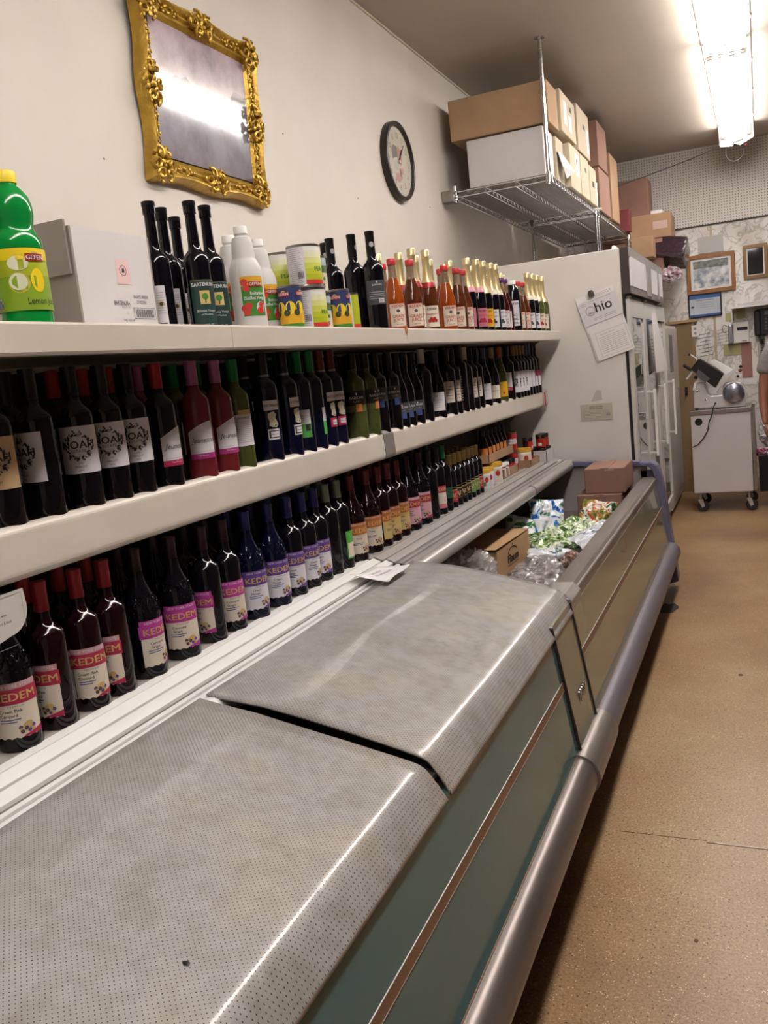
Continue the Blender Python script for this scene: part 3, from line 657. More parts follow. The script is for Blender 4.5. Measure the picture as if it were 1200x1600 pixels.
def bark(bg, st=None, z0=.12, z1=.170, R=R0):
    def f(mb):
        patch(mb, R, z0, z1, -75, 75, bg); wrap_text(mb, 'BARKAN', R, (z0 + z1) / 2 + .002, .009, l_wht, 8, .01); wrap_text(mb, 'CLASSIC', R, (z0 + z1) / 2 - .011, .005, l_str, 8)
        wrap_blob(mb, R, 8, z1 - .010, .003, .004, l_wht)
        if st: patch(mb, R, z0 - .022, z0 + .004, 0, 34, st, .0018)
    return f
reg('bkc', plain(.30, R0, g_clear, f_blk, .055, lab=lambda mb: (bark(l_blk, l_orange)(mb), patch(mb, R0, .098, .12, -75, 75, mat('label_olive', '#5c6030', .5))))); reg('bkd', plain(.30, R0, g_black, f_blk, .055, lab=bark(l_gry, l_blu)))
reg('bur', plain(.295, .0365, g_black, f_blk, .05, prof_burg, bark(l_gry, l_blu, .06, .10, .0365)))
reg('drk', plain(.305, R0, g_black, f_wht, .06, lab=lambda mb: patch(mb, R0, .08, .16, -30, 30, l_blk)))
reg('big', plain(.315, R0, g_black, f_blk, .06, lambda R, H: prof_bordeaux(R, H, .68), lambda mb: [wrap_blob(mb, R0, 5, .06 + .012 * k, .004, .003, m_lgrey) for k in range(10)]))
def her(mb):
    R = .0365; patch(mb, R, .035, .115, -62, 62, l_wht); wrap_text(mb, 'HERMON', R, .082, .0085, m_lgrey, 0); wrap_blob(mb, R, 0, .100, .008, .003, m_lgrey)
    for k in range(3): patch(mb, R, .050 + .009 * k, .0515 + .009 * k, -24, 24, m_lgrey, .0012)
reg('her', plain(.295, .0365, g_black, f_slate, .06, prof_burg, her))
def sid(w, m_=l_crm):
    def f(mb):
        patch(mb, R0, .06, .155, -w, w, m_); 
        for k in range(5): patch(mb, R0, .075 + .014 * k, .078 + .014 * k, -w * .6, w * .6, m_ink if k % 2 else m_lgrey, .0012)
    return f
reg('sid', plain(.30, R0, g_black, f_blk, .055, lab=sid(34))); reg('sid2', plain(.298, .0365, g_black, f_tan, .06, prof_burg, lambda mb: (patch(mb, .0365, .03, .10, -48, 48, l_crm), wrap_text(mb, 'CABERNET', .0365, .07, .006, m_ink))))
reg('yel', plain(.298, .0365, g_clear, f_org, .06, prof_burg, lambda mb: (patch(mb, .0365, .03, .11, -58, 58, l_yel), wrap_blob(mb, .0365, 12, .05, .006, .006, l_badge))))
reg('hz', plain(.30, R0, g_black, f_blk, .055, lab=lambda mb: (patch(mb, R0, .075, .155, -55, 55, l_wht), patch(mb, R0, .055, .075, -55, 55, l_red), wrap_text(mb, 'HERZOG', R0, .065, .007, l_wht))))
def art(mb):
    patch(mb, R0, .035, .155, -70, 70, l_wht); patch(mb, R0, .065, .115, -34, 34, m_lgrey, .0012); rr = random.Random(2)
    for k in range(14): wrap_blob(mb, R0, rr.uniform(-30, 30), rr.uniform(.07, .11), .004, .006, m_ink, .0016 + k * 1e-5, 6)
reg('art', plain(.30, R0, g_black, f_dgold, .055, lab=art))
reg('hz2', plain(.31, R0, g_black, f_slate, .10, lab=lambda mb: patch(mb, R0, .05, .15, -60, 60, l_wht)))
reg('redl', plain(.305, R0, g_black, f_blk, .05, lab=lambda mb: (patch(mb, R0, .05, .11, -55, 55, l_wht), patch(mb, R0, .11, .145, -55, 55, l_red), wrap_text(mb, 'ROSE', R0, .12, .01, l_wht))))
MID = [('tan',-1.322,1.208), ('noah',-1.400,1.328), ('noah',-1.321,1.312), ('noah',-1.320,1.425), ('noah',-1.319,1.515), ('noah',-1.319,1.600), ('jred',-1.318,1.705), ('rose',-1.317,1.848), ('rose',-1.316,1.950), ('clr',-1.315,2.033), ('blu',-1.314,2.189), ('blu',-1.313,2.307), ('grn',-1.313,2.393), ('grn',-1.312,2.470), ('red',-1.312,2.546), ('red',-1.312,2.622), ('bkc',-1.311,2.790), ('bkc',-1.310,2.898), ('bkd',-1.310,2.987), ('bkd',-1.309,3.110), ('bur',-1.309,3.190), ('bur',-1.309,3.266), ('bur',-1.308,3.359), ('drk',-1.308,3.469), ('her',-1.308,3.635), ('sid',-1.307,3.785), ('sid',-1.307,3.861), ('big',-1.307,3.961), ('drk',-1.306,4.045), ('sid',-1.306,4.134), ('sid',-1.306,4.220), ('her',-1.306,4.355), ('sid2',-1.305,4.510), ('yel',-1.305,4.663), ('hz',-1.305,4.819), ('art',-1.304,4.935), ('art',-1.304,5.010), ('art',-1.304,5.085), ('art',-1.304,5.160), ('hz2',-1.304,5.236), ('hz2',-1.304,5.312), ('redl',-1.303,5.388), ('redl',-1.303,5.464)]
DM = {'tan': 'dark wine bottle with tan crest label at the left edge', 'noah': 'dark wine bottle with white NOAH crest label', 'jred': 'red-foiled dark bottle with slanted white label', 'rose': 'pink-foiled rose wine bottle with slanted white label', 'clr': 'green-foiled pale wine bottle with white back label',
      'blu': 'dark blue bottle with silver neck ring and boot-shaped label', 'grn': 'green-foiled dark blue bottle', 'red': 'red-foiled dark blue bottle with red-edged lower label', 'bkc': 'pale green wine bottle with black BARKAN label', 'bkd': 'dark straight bottle with grey BARKAN label', 'bur': 'slope-shouldered dark bottle with low grey label',
      'drk': 'dark bottle with pale capsule and black label', 'her': 'slope-shouldered bottle with broad white HERMON label', 'sid': 'dark bottle showing narrow cream side label', 'big': 'tall black bottle with grey printed column', 'sid2': 'tan-foiled sloping bottle with cream label', 'yel': 'orange-foiled bottle with yellow label', 'hz': 'dark bottle with white over crimson label',
      'art': 'gold-foiled bottle with big white drawing label', 'hz2': 'slate-foiled bottle with plain white label', 'redl': 'dark bottle with crimson over white label near shelf end'}
mo = {0: -14, 1: 0, 2: -62, 3: -5, 4: 0, 5: 4, 6: 40, 7: 8, 8: 32, 9: 25, 10: 22, 11: 50, 12: 0, 13: 90, 14: 55, 15: 40, 16: 0, 17: 40, 18: 0, 19: 20, 23: 80, 24: -8, 25: 10, 26: 24, 29: 15, 30: 10, 31: 0, 32: 15, 33: 10, 34: -20}
NM = []; SM = {'tan': 'tan crest label', 'noah': 'white crest label', 'jred': 'slanted label with red foil', 'rose': 'rose wine bottle', 'clr': 'pale wine bottle', 'blu': 'silver-ringed blue bottle', 'grn': 'green-foiled blue bottle', 'red': 'red-foiled blue bottle', 'bkc': 'pale green bottle', 'bkd': 'grey-label straight bottle', 'bur': 'low grey label bottle',
      'drk': 'pale-capsuled black bottle', 'her': 'broad white label bottle', 'sid': 'narrow cream label bottle', 'big': 'tall black bottle', 'sid2': 'tan-foiled bottle', 'yel': 'yellow-label bottle', 'hz': 'white over crimson label', 'art': 'drawing-label bottle', 'hz2': 'slate-foiled bottle', 'redl': 'crimson over white label'}
cnt = {}; tot = {}
for k_, _, _ in MID: tot[k_] = tot.get(k_, 0) + 1
for i, (k_, x, y) in enumerate(MID):
    n = cnt.get(k_, 0); cnt[k_] = n + 1
    lb = DM[k_] + (', %s of its kind' % ORD[n] if tot[k_] > 1 else '') + ', middle shelf'; NM.append((ORD[n] + ' ' if tot[k_] > 1 else '') + SM[k_])
    place(k_, x, y, -.216, cang(x, y) + rad(mo.get(i, 5)), lb, 'wine bottles on the middle shelf')
sec = {3: 'jred', 4: 'jred', 5: 'jred', 6: 'rose', 7: 'clr', 8: 'clr', 16: 'bkd', 17: 'bkd', 33: 'her'}
for i, (k_, x, y) in enumerate(MID):
    if i < 3 or y > 5.4: continue
    kk = sec.get(i, k_)
    place(kk, x - .092, y + .045, -.216, cang(x, y) + rad(60), 'dark second-row bottle behind the ' + NM[i] + ', middle shelf', 'half hidden second row of the middle shelf')
# --- top shelf goods (z of shelf surface = .15)
ZT = .150
def gefen(mb, R, ang, z, s):
    vs = []
    patch(mb, R, z - s * .5, z + s * .45, ang - math.degrees(s * 1.25 / R), ang + math.degrees(s * 1.25 / R), l_badge, .0020); wrap_blob(mb, R, ang, z + s * .45, s * .5, s * .32, l_str, .0018)
    wrap_text(mb, 'GEFEN', R, z - .02 * s, s * .55, l_wht, ang, .015, e=.0030)
g_green = mat('green_plastic', '#0d8a3a', .12, trans=.15, coat=.4, ior=1.3)
def lemonlab(mb):
    R = .0465; patch(mb, R, .030, .138, -110, 110, l_lime); patch(mb, R, .030, .09, -110, 110, mat('label_lime_green', '#7f9e24', .45), .0011); patch(mb, R, .118, .138, -110, 110, l_lem, .0012)
    wrap_blob(mb, R, 8, .112, .018, .013, l_lemw, .0016); wrap_blob(mb, R, 6, .078, .0185, .0175, mat('lemon_rind', '#c9b53a', .5), .0014, 14); wrap_blob(mb, R, 4, .080, .0155, .0150, l_lemw, .0018, 14); wrap_blob(mb, R, 46, .082, .013, .021, l_lem, .0016, 14)
    gefen(mb, R, 46, .122, .014); wrap_text(mb, 'Lemon Juice', R, .046, .011, m_ink, 55, 0, e=.002, width=.8)
    T_ = None
    for k in range(9): patch(mb, R, .05 + k * .009, .0515 + k * .009, -100, -62 + 5 * (k % 3), m_ink, .0016)
    patch(mb, R, .034, .052, -62, -38, l_wht, .0018); 
    for k in range(6): patch(mb, R, .035, .051, -60 + k * 4, -58 + k * 4, m_ink, .0022)
reg('lemon', [body([(0, .003), (.036, 0), (.045, .006), (.046, .015), (.046, .024), (.0455, .028), (.0455, .141), (.046, .146), (.045, .158), (.039, .168), (.0345, .177), (.036, .186), (.039, .200), (.039, .215), (.035, .232), (.026, .245), (.0185, .252), (.017, .262), (0, .262)], g_green, 28, 'plastic_body'), Lm(lemonlab), lathep('cap', [(.0165, .256), (.0195, .257), (.0195, .275), (.0175, .278), (0, .278)], l_lem, 22)])
place('lemon', -1.228, 1.246, ZT, cang(-1.22, 1.25) - rad(10), 'green plastic lemon juice bottle with yellow cap, first from the left', 'lemon juice bottles', 'juice_bottle')
place('lemon', -1.255, 1.125, ZT, cang(-1.22, 1.13) - rad(0), 'green plastic lemon juice bottle cut off by the left edge', 'lemon juice bottles', 'juice_bottle')
# open white carton
def carton(name, label, x0, x1, y0, y1, z0, z1, m, group=None, rz=0, tape='Z', cat='box', extra=None, tm=None):
    cx, cy = (x0 + x1) / 2, (y0 + y1) / 2
    t = thing(name, label, cat, (cx, cy, z0), rz, group); w, d_, h_ = (x1 - x0) / 2, (y1 - y0) / 2, z1 - z0
    MB().box(-w, w, -d_, d_, 0, h_, m).build('body', t, min(.006, w * .1))
    if tape == 'Z':
        MB().box(-.004, .004, -d_ + .002, d_ - .002, h_, h_ + .0012, mat('flap_gap', '#5c452f', .9)).build('flap_seam', t)
        MB().box(-.024, .024, -d_ - .0012, d_ + .0012, h_ - .05, h_ + .0018, tm or m_tape).build('tape', t)
    elif tape == 'X':
        MB().box(w, w + .0014, -d_ * .96, d_ * .96, h_ * .485, h_ * .5, mat('flap_gap', '#5c452f', .9)).build('flap_seam', t)
        MB().box(w, w + .002, -.024, .024, h_ * .3, h_ * .98, tm or m_tape).build('tape', t)
    if extra: extra(t, w, d_, h_)
    return t
t = thing('open_carton', 'open white vinegar carton with grey flap behind the green bottle', 'box', (-1.455, 1.60, ZT))
m_cgrey = mat('grey_cardboard', '#8a817b', .8)
for x0, x1, y0, y1 in ((-.155, .155, -.13, -.124), (-.155, .155, .124, .13), (-.155, -.149, -.124, .124), (.149, .155, -.124, .124)):
    MB().box(x0, x1, y0, y1, 0, .222, m_cwhite if x0 > .1 else m_cgrey).build('carton_wall', t)
fl_ = MB(); fl_.box(-.15, .15, -.138, -.132, .125, .235, m_cgrey); fl_.build('flap', t)
pr = MB(); T_ = plane_T((.1555, 0, 0), (0, 1, 0), (0, 0, 1))
put_text(pr, 'BALSAMIC VINEGAR', T_ @ Matrix.Translation((.072, .080, .0006)), .0080, m_ink, width=.5); put_text(pr, 'OF MODENA', T_ @ Matrix.Translation((.072, .068, .0006)), .0080, m_ink, width=.5)
put_text(pr, 'BARTENURA', T_ @ Matrix.Translation((.004, .064, .0006)), .0095, m_ink, width=.68); put_text(pr, 'KEEP DRY', T_ @ Matrix.Translation((.018, .057, .0006)), .005, m_lgrey); put_text(pr, '12', T_ @ Matrix.Translation((.018, .044, .0006)), .006, m_lgrey)
put_text(pr, 'THIS SIDE UP', T_ @ Matrix.Translation((.02, .028, .0006)), .006, m_ink, width=.8); put_text(pr, 'UPPER SIDE', T_ @ Matrix.Translation((0, .006, .0006)), .005, m_ink)
for k in range(16): pr.add([(.048 + k * .004, .038, .0006), (.048 + k * .004 + .0012 + .001 * (k % 2), .038, .0006), (.048 + k * .004 + .0012 + .001 * (k % 2), .056, .0006), (.048 + k * .004, .056, .0006)], [(0, 1, 2, 3)], m_ink, T_)
for (x0, x1, y0, y1) in ((.04, .118, .0345, .0355), (.04, .118, .0585, .0595), (.04, .041, .0345, .0595), (.117, .118, .0345, .0595)): pr.add([(x0, y0, .0006), (x1, y0, .0006), (x1, y1, .0006), (x0, y1, .0006)], [(0, 1, 2, 3)], m_ink, T_)
pr.add([(.0, .11, .0005), (.045, .11, .0005), (.045, .165, .0005), (.0, .165, .0005)], [(0, 1, 2, 3)], mat('pink_sticker', '#d8b9b6', .6), T_)
vs = [(.022 + .012 * math.cos(q * PI / 8), .14 + .012 * math.sin(q * PI / 8), .0008) for q in range(16)] + [(.022 + .010 * math.cos(q * PI / 8), .14 + .010 * math.sin(q * PI / 8), .0008) for q in range(16)]
pr.add(vs, [(q, (q + 1) % 16, 16 + (q + 1) % 16, 16 + q) for q in range(16)], mat('print_red', '#8d4a4a', .6), T_)
pr.add([(.018, .135, .0008), (.027, .136, .0008), (.026, .146, .0008), (.019, .144, .0008)], [(0, 1, 2, 3)], m_ink, T_)
pr.build('print', t)
# balsamic bottles
def bals(front):
    R = .0325
    def f(mb):
        if front:
            patch(mb, R, .010, .125, -60, 60, l_dgrn); wrap_text(mb, 'BARTENURA', R, .113, .0085, l_wht, 0, .01, width=.85); patch(mb, R, .066, .098, -22, 22, l_str, .0012); wrap_blob(mb, R, 0, .084, .008, .008, l_fgr, .0018); patch(mb, R, .068, .078, -2, 2, m_ink, .002)
            wrap_text(mb, 'Balsamic Vinegar', R, .050, .006, l_wht, 0, width=.8); wrap_text(mb, 'of Modena', R, .041, .0045, l_wht, 0); wrap_text(mb, '16.9 FL OZ', R, .016, .0042, l_wht, 0); patch(mb, R, .122, .1225, -56, 56, l_gold, .0012)
        else:
            patch(mb, R, .010, .115, -26, 26, l_wht); 
            for k in range(9): patch(mb, R, .05 + k * .006, .0516 + k * .006, -22, 18, m_lgrey, .0012)
            wrap_blob(mb, R, 4, .072, .007, .007, l_gold, .0018); wrap_blob(mb, R, 4, .072, .0045, .0045, l_dgrn, .002); patch(mb, R, .012, .028, -18, 18, m_ink, .0012)
    return plain(.315, R, g_black, f_blk, .03, lambda R_, H: [(0, .003), (R_ * .8, 0), (R_, .005), (R_, H * .53), (R_ * .96, H * .57), (R_ * .75, H * .605), (R_ * .5, H * .63), (.0145, H * .67), (.013, H * .9), (.0155, H * .905), (.0155, H - .002), (0, H - .002)], f)
reg('balf', bals(True)); reg('balb', bals(False))
for i, (k_, x, y, r_, lb) in enumerate((('balb', -1.326, 1.783, -6, 'back label showing, leftmost of five'), ('balb', -1.352, 1.865, 10, 'back label showing, second from left'), ('balb', -1.400, 1.985, 0, 'hidden behind the other four'), ('balf', -1.262, 1.858, 18, 'green label showing, tallest-looking in front'), ('balf', -1.268, 1.932, 14, 'green label showing, beside the white vinegar jugs'))):
    place(k_, x, y, ZT, cang(x, y) + rad(r_), 'black balsamic vinegar bottle, ' + lb, 'balsamic vinegar bottles', 'vinegar_bottle')
# white vinegar jugs
g_milk = mat('milky_plastic', '#dbd9d6', .28, trans=.25, ior=1.2)
def vinl(mb):
    R = .043; patch(mb, R, .035, .135, -42, 42, l_fgr); patch(mb, R, .110, .135, -42, 42, l_yel, .0012)
    for q, (an, z_) in enumerate(((-30, .12), (-24, .105), (-36, .055), (-22, .06), (-30, .045), (26, .062), (18, .048))): wrap_blob(mb, R, an, z_, .0095, .009, l_app, .0016 + q * 2e-5)
    wrap_blob(mb, R, 20, .055, .012, .016, l_wht, .0016); gefen(mb, R, 8, .115, .014); wrap_text(mb, 'Imitation', R, .092, .0085, l_wht, 12, .02, e=.002, width=.85); wrap_text(mb, 'Distilled Vinegar', R, .080, .0085, l_wht, 4, .02, e=.002, width=.72)
reg('vin', [body([(0, .003), (.036, 0), (.043, .006), (.043, .145), (.041, .160), (.034, .178), (.030, .185), (.031, .19), (.029, .195), (.030, .20), (.0285, .205), (.029, .21), (.0275, .215), (.028, .22), (.026, .226), (.024, .236), (.0155, .240), (.0155, .250), (0, .250)], g_milk, 24, 'plastic_body'), Lm(vinl), lathep('cap', [(.0165, .245), (.0175, .246), (.0175, .262), (.016, .265), (0, .265)], m_white, 20)])
for x, y, r_, lb in ((-1.222, 2.015, 20, 'in front with apple label'), (-1.30, 2.225, 30, 'partly hidden beside the cans'), (-1.315, 2.10, 20, 'farthest back of the three')):
    place('vin', x, y, ZT, cang(x, y) + rad(r_), 'milky plastic distilled vinegar jug, ' + lb, 'distilled vinegar jugs', 'vinegar_jug')
# cans
m_tin = mat('tin', '#9a9794', .28, .9)
def can(R, H, f): return [body([(0, .002), (R * .93, .002), (R * .95, 0), (R, .002), (R, .005), (R * .985, .007), (R * .985, H - .007), (R, H - .005), (R, H - .001), (R * .95, H), (R * .93, H - .003), (0, H - .003)], m_tin, 28, 'can_body'), Lm(f)]
def biglab(mb):
    R = .049 * .985; H = .122
    patch(mb, R, .008, H - .008, -115, -5, l_wht); 
    for k in range(18): patch(mb, R, .014 + k * .0055, .0155 + k * .0055, -62, -14 - 5 * (k % 3), m_lgrey, .0012)
    for q, cc in enumerate(('#a8b01e', '#b4ba30', '#c0c556', '#cbcf86', '#d2d4b4', '#d5d5cc')): patch(mb, R, .020 + q * .016 + .0, .036 + q * .016 if q < 5 else H - .008, -5, 115, mat('fade_%d' % q, cc, .45), .0009)
    patch(mb, R, .008, .020, -5, 115, l_app, .001); wrap_text(mb, 'PEACHES', R, .05, .012, l_fgr, 70, .02)
    for q in range(7): patch(mb, R, .025, .045, -30 + q * 3, -28.5 + q * 3, m_ink, .0016)
def smalllab(mb):
    R = .037 * .985; H = .112; patch(mb, R, .008, H - .008, -120, 120, l_crm); patch(mb, R, .060, H - .008, -120, 120, mat('photo_green', '#51663f', .5), .001); patch(mb, R, .082, H - .008, -120, 120, mat('photo_sky', '#a9b4bd', .5), .0012)
    for q in range(9): wrap_blob(mb, R, -40 + q * 11, .045 + .008 * math.sin(q * 2), .005, .006, l_str if q % 2 else l_fgr, .0016)
    wrap_text(mb, 'OLIVES', R, .022, .011, m_ink, 10, .02)
def bluelab(mb):
    R = .034 * .985; patch(mb, R, .008, .118, -120, 120, mat('label_navy', '#2c3765', .45)); patch(mb, R, .008, .055, -120, 120, l_yel, .001); 
    for a_ in (-60, -12, 36): wrap_blob(mb, R, a_ + 10, .062, .014, .018, l_lem, .0014, 14); wrap_blob(mb, R, a_ - 8, .048, .009, .009, mat('olive_dark', '#3a3f2c', .5), .0017)
    for a_ in (-30, 60): gefen(mb, R, a_, .10, .013)
    patch(mb, R, .008, .018, -120, 120, l_fgr, .0012)
def plainlab(mb):
    R = .0375 * .985; patch(mb, R, .008, .110, -110, 20, l_wht); patch(mb, R, .008, .110, 20, 110, l_lime); patch(mb, R, .008, .018, 20, 110, l_app, .0012)
    for k in range(14): patch(mb, R, .016 + k * .006, .0175 + k * .006, -50, 8 - 6 * (k % 3), m_lgrey, .0012)
reg('canbig', can(.049, .122, biglab)); reg('cansm', can(.037, .112, smalllab)); reg('canblu', can(.034, .125, bluelab)); reg('canpl', can(.0375, .117, plainlab))
def tl(x, k): return x
for key, x, y, z, r_, lb in (('canbig', -1.215, 2.345, 0, 10, 'large fruit can with white and lime label, lower of the pair'), ('canbig', -1.214, 2.335, .122, 6, 'large fruit can with white and lime label, stacked on top'),
        ('canblu', -1.215, 2.225, 0, 0, 'navy lemon-printed can beside the vinegar jugs'), ('canbig', -1.330, 2.40, 0, -30, 'large can behind, hidden lower half of the back pair'), ('canbig', -1.330, 2.40, .122, -30, 'large grey-looking can behind, upper of the back pair'),
        ('cansm', -1.235, 2.440, 0, 0, 'small olive can between large can and navy can'), ('cansm', -1.237, 2.440, .112, 0, 'small olive can stacked on top beside the large can'), ('canblu', -1.200, 2.515, 0, 8, 'navy lemon-printed can to the right of the stacks'), ('canpl', -1.21, 2.592, 0, 4, 'can with white back label beside the slim black bottles')):
    place(key, x, y, ZT + z, cang(x, y) + rad(r_), lb, 'cans on the top shelf', 'food_can', 'can')
# slim black oil/wine bottles
def barkb(mb):
    R = .0365; patch(mb, R, .085, .165, -55, 55, l_gry); wrap_text(mb, 'BARKAN', R, .150, .006, l_wht, 0); wrap_blob(mb, R, 0, .159, .002, .003, l_wht)
    for k in range(4): patch(mb, R, .125 - k * .007, .127 - k * .007, -46, 46 - 8 * (k % 2), m_lgrey, .0012)
    patch(mb, R, .09, .104, 4, 34, l_wht, .0016)
    for k in range(5): patch(mb, R, .093, .102, 8 + k * 4.5, 10 + k * 4.5, m_ink, .002)
reg('slimf', plain(.33, .0365, g_black, f_blk, .085, lambda R, H: prof_bordeaux(R, H, .60), barkb) + [Lm(lambda mb: (wrap_blob(mb, .0158, 0, .285, .008, .009, m_lgrey, .0012)), 'seal')])
reg('slims', plain(.33, .0365, g_black, f_blk, .085, lambda R, H: prof_bordeaux(R, H, .60), lambda mb: (patch(mb, .0365, .115, .15, -30, 30, l_blk), wrap_text(mb, 'BARKAN', .0365, .13, .008, m_lgrey, 20))) + [Lm(lambda mb: (wrap_blob(mb, .0158, 0, .285, .008, .009, m_lgrey, .0012)), 'seal')])
for key, x, y, r_, lb in (('slims', -1.40, 2.86, 0, 'farthest back, showing only its neck'), ('slims', -1.345, 2.79, 30, 'leftmost, behind the white-label can'), ('slims', -1.262, 2.79, 60, 'middle, dark label turned away'), ('slimf', -1.193, 2.79, 14, 'right, with grey back label and barcode')):
    place(key, x, y, ZT, cang(x, y) + rad(r_), 'slim black wine bottle on the top shelf, ' + lb, 'slim black bottles on the top shelf')
# juices
def jbot(glass, cap, col=l_crm):
    R = .0375
    def f(mb):
        patch(mb, R, .018, .105, -48, 48, col); patch(mb, R, .020, .103, -46, 46, col, .001); wrap_text(mb, 'KEDEM', R, .094, .010, l_badge, 0, .015); wrap_blob(mb, R, 0, .077, .007, .006, l_gry); wrap_text(mb, 'GRAPE', R, .058, .011, l_badge, 0, .005); wrap_text(mb, 'JUICE', R, .044, .011, l_badge, 0, .005); wrap_text(mb, '100% PURE', R, .028, .004, m_ink)
        for a0, a1, z0, z1 in ((-48, 48, .018, .020), (-48, 48, .103, .105)): patch(mb, R, z0, z1, a0, a1, l_badge, .0014)
    H = .27
    return [body([(0, .003), (.03, 0), (R, .005), (R, .118), (.0365, .123), (R * .96, .128), (.031, .15), (.0245, .175), (.018, .198)], glass, 22), body([(.0178, .198), (.0155, .215), (.0145, .25), (0, .25)], g_neck, 16, 'neck'), Lm(f), lathep('screw_cap', [(.0165, .247), (.0172, .248), (.0172, .267), (.0155, .27), (0, .27)], cap, 20)]
c_red = mat('red_cap', '#c0373a', .4); c_pur = mat('purple_cap', '#5a3468', .4)
reg('ja', jbot(g_amber, c_red)); reg('jb', jbot(g_brown, c_red)); reg('jp', jbot(g_ruby, c_pur, l_wht)); 
def spark(glass, labm, neckm, accent=l_badge):
    R = .0365; H = .33
    pf = [(0, .003), (R * .8, 0), (R, .005), (R, .135), (R * .97, .155), (R * .85, .175), (R * .66, .198), (R * .5, .22), (.0158, .24), (.0145, .30), (.0155, .325), (0, .328)]
    def f(mb):
        patch(mb, R, .02, .105, -52, 52, labm); wrap_text(mb, 'KEDEM', R, .092, .009, m_ink, 0, .01); wrap_text(mb, 'SPARKLING', R, .072, .007, accent, 0); 
        for q in range(5): wrap_blob(mb, R, -20 + q * 10, .045 + .008 * (q % 2), .007, .007, accent, .0016 + q * 3e-5)
    return [body(pf, glass, 22), Lm(f), lathep('gold_foil', [(.0262, .198), (.0215, .212), (.0180, .235), (.0162, .262), (.0160, .296), (.0175, .300), (.0175, .306), (.0165, .308), (.0180, .325), (.015, .330), (0, .331)], f_gold, 18), lathep('neck_band', [(.0335, .178), (.0295, .192), (.0262, .200)], neckm, 18)]
reg('ga', spark(g_brown, l_crm, f_red)); reg('gb', spark(g_black, mat('label_pinkish', '#b96a7a', .5), mat('neck_pink', '#c98a98', .5), l_red)); reg('gc', spark(g_black, l_wht, l_crm, l_gry)); reg('gd', spark(g_black, l_yel, f_gold, l_badge)); reg('ge', spark(g_clear, l_crm, f_gold))
reg('jug', [body([(0, .003), (.036, 0), (.043, .006), (.043, .05), (.0415, .055), (.043, .06), (.043, .10), (.0415, .105), (.043, .11), (.043, .17), (.0415, .178), (.040, .20), (.033, .225), (.022, .24), (.0185, .25), (0, .25)], g_black, 24, 'plastic_body'), Lm(lambda mb: (patch(mb, .043, .03, .16, -32, 32, l_wht), wrap_text(mb, 'KEDEM', .043, .145, .012, m_ink, 0, .01), [patch(mb, .043, .04 + q * .007, .042 + q * .007, -26, 20 - 4 * (q % 3), m_ink, .0012) for q in range(8)])), lathep('cap', [(.0215, .246), (.0225, .247), (.0225, .265), (.021, .268), (0, .268)], m_white, 20)])
TOP = [('ja', -1.245, 3.09, 'amber'), ('ja', -1.325, 3.19, 'amber'), ('jb', -1.215, 3.20, 'amber'), ('ga', -1.40, 3.33, 'gold'), ('ga', -1.335, 3.40, 'gold'), ('ga', -1.255, 3.335, 'gold'), ('ga', -1.325, 3.56, 'gold'), ('ga', -1.235, 3.44, 'gold'),
       ('ja', -1.195, 3.545, 'amber'), ('ja', -1.245, 3.64, 'amber'), ('ga', -1.33, 3.75, 'gold'), ('jb', -1.195, 3.70, 'amber'), ('jb', -1.20, 3.80, 'amber'), ('gb', -1.29, 3.90, 'gold'), ('gb', -1.21, 3.91, 'gold'), ('gb', -1.193, 4.0, 'gold'), ('gd', -1.193, 4.11, 'gold'), ('gd', -1.35, 4.0, 'gold'), ('gd', -1.36, 4.1, 'gold'), ('gc', -1.30, 4.25, 'gold'),
       ('gc', -1.193, 4.235, 'gold'), ('gc', -1.193, 4.325, 'gold'), ('jp', -1.195, 4.42, 'purple'), ('jp', -1.20, 4.51, 'purple'), ('ga', -1.33, 4.65, 'gold'), ('jug', -1.195, 4.63, 'jug'), ('ga', -1.30, 4.80, 'gold'), ('ga', -1.32, 4.92, 'gold'), ('jb', -1.195, 4.755, 'amber'), ('jb', -1.195, 4.86, 'amber'), ('gc', -1.193, 4.98, 'gold'), ('gc', -1.193, 5.09, 'gold'), ('ge', -1.193, 5.21, 'gold'), ('ge', -1.193, 5.34, 'gold')]
DT = {'ja': 'red-capped carafe of amber grape juice', 'jb': 'red-capped carafe of brown grape juice', 'jp': 'purple-capped carafe of dark grape juice', 'ga': 'gold-foiled sparkling juice bottle with red collar', 'gb': 'gold-foiled sparkling bottle with pink label', 'gc': 'gold-foiled sparkling bottle with white label', 'gd': 'gold-foiled sparkling bottle with yellow label', 'ge': 'gold-foiled pale sparkling bottle at the shelf end', 'jug': 'white-capped dark plastic juice jug standing among the gold-foiled bottles'}
cnt = {}
OR2 = ORD + ['ninth', 'tenth', 'eleventh', 'twelfth']
for k_, x, y, g_ in TOP:
    n = cnt.get(k_, 0); cnt[k_] = n + 1
    place(k_, x, y, ZT, cang(x, y) + rad([14, -6, 20, 4][n % 4]), DT[k_] + ('' if k_ == 'jug' else ', %s of its kind from the left' % OR2[n]), 'juice bottles on the top shelf', 'juice_bottle')

